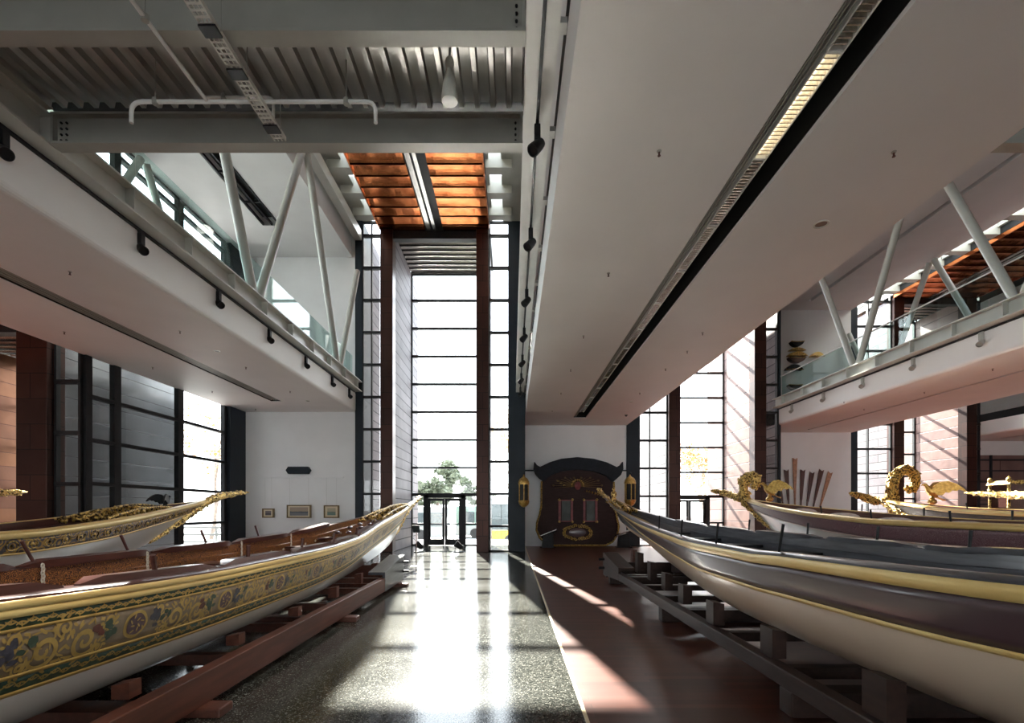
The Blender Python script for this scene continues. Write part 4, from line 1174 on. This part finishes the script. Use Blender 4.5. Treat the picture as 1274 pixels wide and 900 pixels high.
MB().tube(edge, .045, 8).build('gilt_border', M['gold_dark'], t, smooth=True)
can = [(68,100),(90,130),(118,146),(200,106),(300,76),(440,62),(580,76),(690,106),(780,148),(810,130),(832,100),(836,165),(815,215),(775,252),(747,276),(685,222),(580,184),(440,168),(300,184),(210,220),(150,272),(110,245),(75,205),(60,165)]
C2 = [(bp(x, y, YB-.2)[0], bp(x, y, YB-.2)[2]) for x, y in can]
MB().prism(C2, YB-.22, YB+.05).build('canopy', M['boardblue'], t, bevel=.02)
for x0, x1 in ((275,400),(487,610)):
    a = bp(x0, 430, YB); b = bp(x1, 620, YB)
    w_ = .1
    mb = MB().box(a[0], a[0]+w_, YB-.06, YB, b[2], a[2]).box(b[0]-w_, b[0], YB-.06, YB, b[2], a[2]).box(a[0], b[0], YB-.05, YB, b[2], b[2]+.05).box(a[0], b[0], YB-.05, YB, a[2]-.05, a[2])
    wf = mb.build('casement_frame', M['crimson'], t, bevel=.008)
    MB().box(a[0]+w_+.06, b[0]-w_-.02, YB-.02, YB, b[2]+.05, a[2]-.05).build('casement_pane', M['glass_dark'], wf)
    for x in (a[0]+.03, b[0]-.03):
        for z in (a[2], b[2]):
            MB().ell((x, YB-.07, z), .06, .03, .06).build('gilt_corner', M['gold_dark'], wf, smooth=True)
# trophy of arms: rays, drums and a shield
mb = MB(); c = bp(440, 310, YB-.03); c = Vector(c)
for k in range(17):
    a = PI*(-.06+1.12*k/16); l = .5+.35*abs(math.cos(a)); 
    mb.tube([c+Vector((.1*math.cos(a),0,.08*math.sin(a))), c+Vector((l*1.25*math.cos(a),-.03,l*.62*math.sin(a)))], [.028,.012], 6)
    if k % 2: mb.ell(c+Vector((l*1.28*math.cos(a),-.03,l*.64*math.sin(a))), .05, .03, .045)
mb.build('carved_trophy', M['frame'], t, smooth=True)
mb = MB().ell(c+Vector((0,-.05,0)), .14, .05, .19).ell(c+Vector((0,-.08,.0)), .06, .04, .08)
mb.build('trophy_shield', M['crimson'], t, smooth=True)
mb = MB()
for k in range(11):
    a = PI*(k/10); mb.ell(c+Vector((.27*math.cos(a), -.05, .27*math.sin(a))), .035, .02, .05)
for k in range(7): mb.ell(c+Vector((.42+.12*k, -.04, -.24-.03*k)), .045, .03, .06)
for k in range(3): mb.ell(c+Vector((-.62-.13*k, -.04, .10*k+.02)), .07, .02, .025)
mb.build('gilt_accents', M['gold_dark'], t, smooth=True)
# wreath under the casements
c = Vector(bp(440, 712, YB-.03)); mb = MB()
for s in (-1, 1):
    for k in range(16):
        a = s*PI*(.05+.9*k/15) - PI/2
        p = c + Vector((.62*math.cos(a), 0, .30*math.sin(a)))
        mb.tube(spiral(p, .085, 1.2, k, s, 12, (1,0,0), (0,0,1)), .02, 5)
mb.build('gilt_wreath', M['gold_dark'], t, smooth=True)
MB().ell(c+Vector((0,0,0)), .40, .04, .2).build('wreath_field', M['purple'], t, smooth=True)

# hanging brass lanterns
def lantern(label, x, y, ztop, r, hgt, wall_pt):
    t = thing('hanging_lantern', label, 'lantern', (x, y, ztop-hgt))
    z1 = ztop-.12; dome = hgt*.22; z0 = ztop-hgt
    MB().lathe((x,y,z1-dome), [(r*1.0,0),(r*1.02,.03),(r*.95,dome*.45),(r*.7,dome*.8),(r*.3,dome),(r*.12,dome+.05),(.02,dome+.1)], 20).build('top_dome', M['gold_smooth'], t, smooth=True)
    MB().lathe((x,y,z0), [(.02,0),(r*.45,.03),(r*.85,dome*.4),(r*.98,dome*.75),(r*1.02,dome*.9),(r*.9,dome*.95)], 20).build('bottom_dome', M['gold_smooth'], t, smooth=True)
    MB().cyl((x,y,z0+dome*.9), r*.84, z1-dome-z0-dome*.9, 18).build('dark_glass', M['black'], t, smooth=True)
    for k in range(6):
        a = PI/6+PI/3*k
        MB().tube([(x+r*.92*math.cos(a), y+r*.92*math.sin(a), z0+dome*.85), (x+r*.92*math.cos(a), y+r*.92*math.sin(a), z1-dome+.02)], .018, 6).build('glazing_bar', M['gold_smooth'], t, smooth=True)
    MB().tube([(x,y,z1+.04),(x,y,ztop+.1)], .012, 6).build('hook_rod', M['black'], t)
    MB().tube([(x,y,ztop+.1), wall_pt], .02, 8).build('wall_bracket', M['black'], t)
    return t
lantern('brass lantern with dark glass hanging between the slate pier and the stern board', .44, 18.6, 3.02, .215, 1.28, (.44, 18.95, 3.12))
lantern('brass lantern with dark glass hanging beyond the gilded prow beside the window', 5.17, 21.2, 3.22, .25, 1.42, (5.4, 21.9, 3.32))

# floor lecterns beside the stern board
def lectern(label, x, y):
    t = thing('floor_lectern', label, 'lectern', (x, y, 0))
    MB().prism([(x-.26,0),(x+.26,0),(x+.22,.62),(x-.2,.5)], y-.16, y+.16).build('body', M['black'], t, bevel=.01)
    MB().box(x-.34, x+.34, y-.2, y+.2, 0, .03).build('base_plate', M['black'], t)
    mb = MB(); mb.obox((x+.02, y-.02, .66), Vector((.93,0,.37)), Vector((0,1,0)), Vector((-.37,0,.93)), .38, .2, .022)
    mb.build('sloping_top', M['chrome'], t, bevel=.006)
    MB().tube([(x+.24,y,.6),(x+.36,y,.86)], .03, 8).build('reading_lamp', M['black'], t)
lectern('black sloping floor lectern at the stern board corner nearest the glass strip', on_z(681, 681, 0)[0], 21.1)
lectern('black sloping floor lectern half hidden behind the cream caique prow', on_z(774, 681, 0)[0], 21.1)

# sign stand and floor spotlights by the doors
x, y, _ = on_z(518, 705, 0)
t = thing('sign_stand', 'thin sign stand with small dark plate on the sunlit floor', 'sign stand', (x, y, 0))
MB().cyl((x, y, 0), .17, .015, 20).build('base', M['steel'], t)
MB().tube([(x, y, .01), (x, y, 1.0)], .012, 8).build('pole', M['chrome'], t)
mb = MB(); mb.obox((x, y-.02, 1.08), Vector((1,0,0)), Vector((0,.8,.6)), Vector((0,-.6,.8)), .1, .012, .13)
mb.build('sign_plate', M['slate'], t, bevel=.004)
def floorspot(label, px, s):
    x, y, _ = on_z(px, 687, 0)
    t = thing('floor_spotlight', label, 'floor spotlight', (x, y, 0))
    MB().box(x-.2, x+.2, y-.16, y+.16, 0, .025).build('base_plate', M['black'], t)
    for k in (-1, 1): MB().bar((x+k*.15, y, .02), (x+k*.15, y, .25), .025, .05, (0,1,0)).build('yoke_arm', M['black'], t)
    d = Vector((s*.75, -.1, .6)).normalized()
    c = Vector((x, y, .24))
    MB().lathe(c-d*.16, [(.06,0),(.09,.02),(.11,.16),(.135,.3),(.135,.33),(.11,.33),(.1,.25)], 16, d).build('lamp_head', M['black'], t, smooth=True)
    MB().bar(c+d*.18+Vector((0,0,.1)), c+d*.36+Vector((0,0,.12)), .2, .012).build('barn_door', M['black'], t)
floorspot('black floor spotlight beside the sign stand, tilted towards the doors', 522, -1)
floorspot('black floor spotlight on the floor by the copper column', 571, -1)

# pictures on the wall above the painted caique
M['frame'] = mat('bronze_frame', (.16,.105,.045), .4, metal=.5, var=.2, scale=20)
def seascape(name, sky, sea, land):
    m, nt, b = new_mat(name); N = nt.nodes; L = nt.links
    tc = N.new('ShaderNodeTexCoord'); sp = N.new('ShaderNodeSeparateXYZ'); L.new(tc.outputs['Generated'], sp.inputs[0])
    nz = N.new('ShaderNodeTexNoise'); nz.inputs['Scale'].default_value = 5; L.new(tc.outputs['Generated'], nz.inputs['Vector'])
    ma = N.new('ShaderNodeMath'); ma.operation = 'MULTIPLY_ADD'; ma.inputs[1].default_value = .28; L.new(nz.outputs['Fac'], ma.inputs[0]); L.new(sp.outputs['Z'], ma.inputs[2])
    rp = N.new('ShaderNodeValToRGB'); e = rp.color_ramp.elements
    e[0].position = .2; e[0].color = (*sea, 1); e[1].position = .85; e[1].color = (*sky, 1)
    for p, c in ((.44, sea), (.48, land), (.62, land), (.68, sky)):
        q = e.new(p); q.color = (*c, 1)
    L.new(ma.outputs[0], rp.inputs['Fac']); L.new(rp.outputs['Color'], b.inputs['Base Color']); b.inputs['Roughness'].default_value = .6
    return m
def picture(label, px0, py0, px1, py1, pm, mount):
    Y = 18.94
    a = at(px0, py1, Y); b = at(px1, py0, Y)
    t = thing('framed_picture', label, 'picture', ((a[0]+b[0])/2, Y, a[2]))
    w_ = .045
    MB().box(a[0], a[0]+w_, Y-.03, Y+.05, a[2], b[2]).box(b[0]-w_, b[0], Y-.03, Y+.05, a[2], b[2]).box(a[0]+w_, b[0]-w_, Y-.03, Y+.05, a[2], a[2]+w_).box(a[0]+w_, b[0]-w_, Y-.03, Y+.05, b[2]-w_, b[2]).build('picture_frame', M['frame'], t)
    MB().box(a[0]+w_, b[0]-w_, Y, Y+.04, a[2]+w_, b[2]-w_).build('mount', M['paper'], t)
    MB().box(a[0]+w_+mount, b[0]-w_-mount, Y-.006, Y, a[2]+w_+mount*.7, b[2]-w_-mount*.7).build('painting', pm, t)
    for x in (a[0]+.1, b[0]-.1): MB().tube([(x, Y+.02, b[2]), (x, Y-.0, 2.93)], .003, 5).build('hanging_wire', M['steel'], t)
picture('smallest framed picture on the wall, beside the slate pier', 326.5, 633, 341, 644.5, seascape('dark_harbour', (.16,.13,.14), (.10,.09,.10), (.06,.05,.06)), .07)
picture('widest framed seascape, middle one of the three on the wall', 357, 628.5, 387, 644.8, seascape('grey_coast', (.38,.29,.22), (.20,.20,.22), (.10,.11,.13)), .07)
picture('framed green seascape on the wall, nearest the glass strip', 403, 629, 421.8, 644.8, seascape('green_sea', (.45,.40,.28), (.16,.26,.22), (.18,.22,.18)), .09)
a = at(356, 590, 18.9); b = at(386.5, 581, 18.9); zc = (a[2]+b[2])/2
tag(MB().prism([(a[0], zc),(a[0]+.09, b[2]),(b[0]-.09, b[2]),(b[0], zc),(b[0]-.09, a[2]),(a[0]+.09, a[2])], 18.84, 19.0).build('wall_plaque', M['slate'], loc=((a[0]+b[0])/2, 18.9, a[2]), bevel=.01),
    'dark elongated hexagonal plaque on the wall above the picture rail', 'plaque')

# oars fanned out on the wall by the bird prow
oars = [((600,110),(652,402),'darkwood','dark oar leaning towards the window, first of the fan beside the glass strip'),
        ((680,100),(702,405),'darkwood','dark oar with red stripe standing beside the tall pink oar'),
        ((755,0),(755,405),'pinkoar','tallest oar of the fan, pale orange, upright'),
        ((823,100),(806,405),'darkwood','dark oar just past the tall pink oar in the fan'),
        ((903,120),(860,410),'darkwood','shorter dark oar in the middle of the slanted ones'),
        ((985,100),(914,415),'darkwood','long dark oar slanting towards the slate pier, second last of the fan'),
        ((1060,120),(972,420),'pinkoar','pale orange slanted oar at the pier end of the fan')]
M['pinkoar'] = mat('faded_orange_oar', (.42,.22,.13), .5, var=.3, scale=8)
for (x0, y0), (x1, y1), mm, lab in oars:
    Y = 23.9
    a = Vector(at(880+x0/6.922, 570+y0/6.922, Y)); b = Vector(at(880+x1/6.922, 570+y1/6.922, Y)); d = (b-a)
    b = a + d*((a.z-.035)/(a.z-b.z)) if a.z > b.z else b
    t = thing('display_oar', lab, 'oar', tuple(b))
    bl = a + (b-a)*.42; s = (b-a).normalized().cross(Vector((0,1,0))).normalized()
    mb = MB(); hw0, hw1 = .115, .045
    q = [a-s*hw0, a+s*hw0*.25-(b-a).normalized()*(-.08), a+s*hw0, bl+s*hw1, bl-s*hw1]
    mb.add([v+Vector((0,-.015,0)) for v in q]+[v+Vector((0,.03,0)) for v in q], [(0,1,2,3,4),(9,8,7,6,5)]+[(i, (i+1) % 5, 5+(i+1) % 5, 5+i) for i in range(5)])
    mb.build('blade', M[mm], t)
    MB().tube([bl, b], [.04, .03], 8).build('shaft', M[mm], t, smooth=True)

# half-hull boards on the upper gallery wall
def halfhull(lab, px0, py0, px1, py1, mm, flip=False):
    Y = 23.85; a = at(px0, py1, Y); b = at(px1, py0, Y)
    x0, x1, z0, z1 = a[0], b[0], a[2], b[2]; n = 12
    top = [(x0+(x1-x0)*k/n, z1 - .10*(z1-z0)*math.sin(PI*k/n)) for k in range(n+1)]
    bot = [(x1-(x1-x0)*(.06+.88*k/n), z0 + (z1-z0)*(.62*abs(2*k/n-1)**2.2)) for k in range(n+1)]
    if flip: top, bot = [(x, z0+z1-z) for x, z in top][::-1], [(x, z0+z1-z) for x, z in bot][::-1]
    t = thing('mounted_board', lab, 'carved board', ((x0+x1)/2, Y, z0))
    MB().prism(top+bot, Y-.12, Y+.15).build('board', M[mm], t, bevel=.02)
    MB().tube([(x, Y-.12, z) for x, z in top], .022, 6).build('gilt_edge', M['gold_dark'], t, smooth=True)
k = 4.74
for lab, x0, y0, x1, y1, mm, fl in (
    ('black curved carved board, topmost of the column on the upper wall', 250,453,328,482,'black',False),
    ('thin gold carved board, second of the column on the upper wall', 244,489,336,506,'gold_dark',True),
    ('wide gold carved board, third of the column on the upper wall', 234,513,346,537,'gold_dark',True),
    ('dark carved board with thick belly, fourth of the column on the upper wall', 237,547,339,578,'darkwood',False),
    ('black carved board half behind the balustrade glass, fifth of the column', 222,588,322,620,'black',True),
    ('black carved board seen through the balustrade glass, lowest of the column', 236,708,318,735,'black',False),
    ('yellow flat carved board alone beside the column on the upper wall', 370,515,446,542,'gold_plank',True)):
    halfhull(lab, 930+x0/k, 330+y0/k, 930+x1/k, 330+y1/k, mm, fl)

# ================================================================== OUTSIDE
M['bark'] = mat('grey_bark', (.20,.16,.13), .9, var=.3, scale=8)
M['leaf'] = mat('green_leaves', (.13,.15,.10), .7, var=.4, scale=3)
M['autumn'] = mat('autumn_leaves', (.50,.24,.07), .7, var=.4, scale=3)
M['birch'] = mat('pale_bark', (.46,.38,.30), .85, var=.25, scale=6)
def tree(lab, x, y, z, h, spread, seed, leafm, nleaf, leafsz, trunk=.16, lean=(0,0), bare=.0, bark='bark', depth=4):
    rnd = random.Random(seed)
    t = thing('street_tree', lab, 'tree', (x, y, z))
    mb = MB(); tips = []
    def grow(p, d, l, r, k):
        n = 4; pts = [p]; q = Vector(p); dd = Vector(d)
        for i in range(n):
            dd = (dd + Vector((rnd.uniform(-.18,.18), rnd.uniform(-.18,.18), rnd.uniform(-.05,.12)))).normalized()
            q = q + dd*l/n; pts.append(q.copy())
            if k <= 2: tips.append(q.copy())
        mb.tube(pts, [r*(1-.4*i/n) for i in range(n+1)], 6 if k > 1 else 4, caps=False)
        if k > 0:
            for j in range(3 if k > 1 else 3):
                a = rnd.uniform(0, 2*PI); b = rnd.uniform(.45, .95)
                s = dd.cross(Vector((math.cos(a), math.sin(a), .3))).normalized()
                grow(pts[rnd.choice((2,3,4))], (dd*math.cos(b)+s*math.sin(b)*spread).normalized(), l*rnd.uniform(.6,.8), r*.55, k-1)
    grow(Vector((x,y,z)), Vector((lean[0],lean[1],1)).normalized(), h*.38, trunk, depth)
    mb.build('trunk', M[bark], t, smooth=True)
    lf = MB()
    for i in range(nleaf):
        p = rnd.choice(tips) + Vector((rnd.gauss(0,.22),rnd.gauss(0,.22),rnd.gauss(0,.2)))*h*.12
        a = Vector((rnd.gauss(0,1),rnd.gauss(0,1),rnd.gauss(0,1))).normalized(); b = a.cross(Vector((0,0,1))).normalized(); c = a.cross(b)
        s = leafsz*rnd.uniform(.6,1.3)
        lf.add([p-b*s, p+c*s*.6, p+b*s, p-c*s*.6], [(0,1,2,3)])
    f = lf.build('foliage', M[leafm], t, fix=False)
    return t
tree('round green tree rising behind the buses, seen above the doors', -8.6, 58, -.9, 9.0, 1.5, 3, 'leaf', 9000, .24, .25)
tree('lower green tree behind the buses beside the portal wall', -12.8, 62, -.9, 7.0, 1.4, 8, 'leaf', 4000, .26, .2)
tree('green tree behind the buses beyond the copper column', -5.0, 66, -.9, 7.6, 1.4, 11, 'leaf', 4000, .26, .2)
tree('tall thin tree with sparse orange leaves outside the narrow glass strip', -.1, 37.5, -.9, 14, 1.0, 5, 'autumn', 700, .12, .16, (-.05,0), bark='birch')
tree('pale-barked leaning tree with sparse orange leaves outside the wide window', 14.4, 32, -.9, 8.5, 1.2, 17, 'autumn', 900, .11, .22, (-.65,0), bark='birch')
tree('thin autumn tree outside the glazed side facade', -17.5, 28, -.06, 9, 1.0, 23, 'autumn', 500, .10, .12)

M['bus_white'] = mat('white_bus_paint', (.22,.235,.23), .3, var=.04)
M['bus_green'] = mat('pale_green_bus_paint', (.11,.18,.145), .3, var=.06)
M['bus_yellow'] = mat('yellow_bus_paint', (.75,.45,.015), .3, var=.05)
M['bus_glass'] = mat('dark_bus_glass', (.05,.065,.07), .08, var=.2)
M['tyre'] = mat('tyre_rubber', (.02,.02,.02), .8)
def bus(lab, x0, x1, y, z, upper, lower, ht=2.9):
    t = thing('city_bus', lab, 'bus', ((x0+x1)/2, y, z))
    MB().box(x0, x1, y, y+2.5, z+1.1, z+ht).build('body', M[upper], t, bevel=.15)
    MB().box(x0+.02, x1-.02, y-.01, y+2.51, z+.28, z+1.15).build('skirt', M[lower], t, bevel=.05)
    n = max(1, int((x1-x0)/1.35)); w_ = (x1-x0-.5)/n
    for k in range(n):
        a = x0+.25+k*w_
        MB().box(a+.05, a+w_-.05, y-.02, y+.02, z+1.25, z+ht-.55).build('side_window', M['bus_glass'], t, bevel=.03)
    for x in (x0+1.8, x1-2.2):
        if x1-x0 < 4: x = (x0+x1)/2 + (.8 if x > (x0+x1)/2 else -.8)
        MB().tube([(x, y-.03, z+.46), (x, y+.28, z+.46)], .46, 20).build('wheel', M['tyre'], t)
bus('white and pale green city bus parked across the street behind the doors', -15.0, -5.6, 41, -.9, 'bus_white', 'bus_white')
bus('pale green city bus behind the open door leaf and the copper column', -5.2, 1.5, 44, -.9, 'bus_green', 'bus_white', 3.0)
bus('white bus with yellow lower side seen through the narrow glass strip', -1.9, 4.5, 33, -.9, 'bus_white', 'bus_yellow', 3.5)
t = thing('white_railing', 'white outdoor railing seen low through the glazed side facade', 'railing', (-14, 20.5, -.06))
for z in (.25, .55, .85): MB().box(-17.5, -10.9, 20.46, 20.54, z, z+.09).build('rail_bar', M['bus_white'], t)
for x in np.arange(-17.4, -10.9, 1.6): MB().box(x, x+.07, 20.45, 20.55, -.06, .95).build('rail_post', M['bus_white'], t)
# distant wooded shore with houses
mb = MB(); rows = []
for j in range(5):
    rows.append([(-420+8*i, 260+j*25, -2+ (j/4)*(14+9*noise.noise((i*.13, 1.7, 0))+4*noise.noise((i*.5, 3.1, 0)))) for i in range(90)])
mb.grid(rows); struct('hills', mb, mat('hazy_hill', (.40,.43,.42), .95, var=.25, scale=.08), fix=False)
# ================================================================== LIGHT, SKY, CAMERA
w = bpy.data.worlds.new('sky'); scene.world = w; w.use_nodes = True
N = w.node_tree.nodes; L = w.node_tree.links
bg = N['Background']
tc = N.new('ShaderNodeTexCoord'); sp = N.new('ShaderNodeSeparateXYZ'); L.new(tc.outputs['Generated'], sp.inputs[0])
rp = N.new('ShaderNodeValToRGB'); rp.color_ramp.elements[0].position = 0; rp.color_ramp.elements[1].position = .8
rp.color_ramp.elements[0].color = (.95, .98, 1, 1); rp.color_ramp.elements[1].color = (.78, .87, 1, 1)
L.new(sp.outputs['Z'], rp.inputs['Fac']); L.new(rp.outputs['Color'], bg.inputs['Color'])
bg.inputs['Strength'].default_value = 1.7

el, az = math.radians(33.8), math.radians(-9.6)
sd = Vector((math.sin(az)*math.cos(el), math.cos(az)*math.cos(el), math.sin(el)))
sl = bpy.data.lights.new('sun', 'SUN'); sl.energy = 10; sl.angle = math.radians(.55); sl.color = (1, .94, .85)
so = bpy.data.objects.new('sun', sl); COL.objects.link(so)
so.rotation_euler = sd.to_track_quat('Z', 'Y').to_euler(); so.location = (0, 40, 30)

cam = bpy.data.cameras.new('camera'); co = bpy.data.objects.new('camera', cam); COL.objects.link(co)
co.location = (0, 0, H); co.rotation_euler = (PI/2, 0, 0)
cam.sensor_width = 36; cam.sensor_fit = 'HORIZONTAL'; cam.lens = F/1274*36
cam.shift_x = (637 - CX)/1274; cam.shift_y = (CY - 450)/1274
cam.clip_start = .05; cam.clip_end = 1000
scene.camera = co
scene.view_settings.view_transform = 'Standard'; scene.view_settings.look = 'None'
scene.view_settings.gamma = 1; scene.view_settings.use_curve_mapping = False
scene.view_settings.exposure = 2.4
c = scene.cycles
c.use_denoising = True; c.max_bounces = 12; c.diffuse_bounces = 6; c.glossy_bounces = 6; c.transparent_max_bounces = 24
c.sample_clamp_indirect = 14; c.blur_glossy = .2; c.use_light_tree = True

# invented fill beams at the girder spotlights, to brighten the painted caique
for y in (1.55, 3.65, 5.75, 7.85, 10.0, 12.1):
    l = bpy.data.lights.new('added_fill_beam', 'SPOT'); l.energy = 55; l.spot_size = math.radians(42); l.spot_blend = .6; l.shadow_soft_size = .05; l.color = (1, .91, .78)
    o = bpy.data.objects.new('added_fill_beam', l); COL.objects.link(o)
    a = Vector((.297-.08, y-.05, 5.78)); b = Vector((-2.75, y-.2, 1.15)); o.location = a
    o.rotation_euler = (a-b).to_track_quat('Z', 'Y').to_euler()
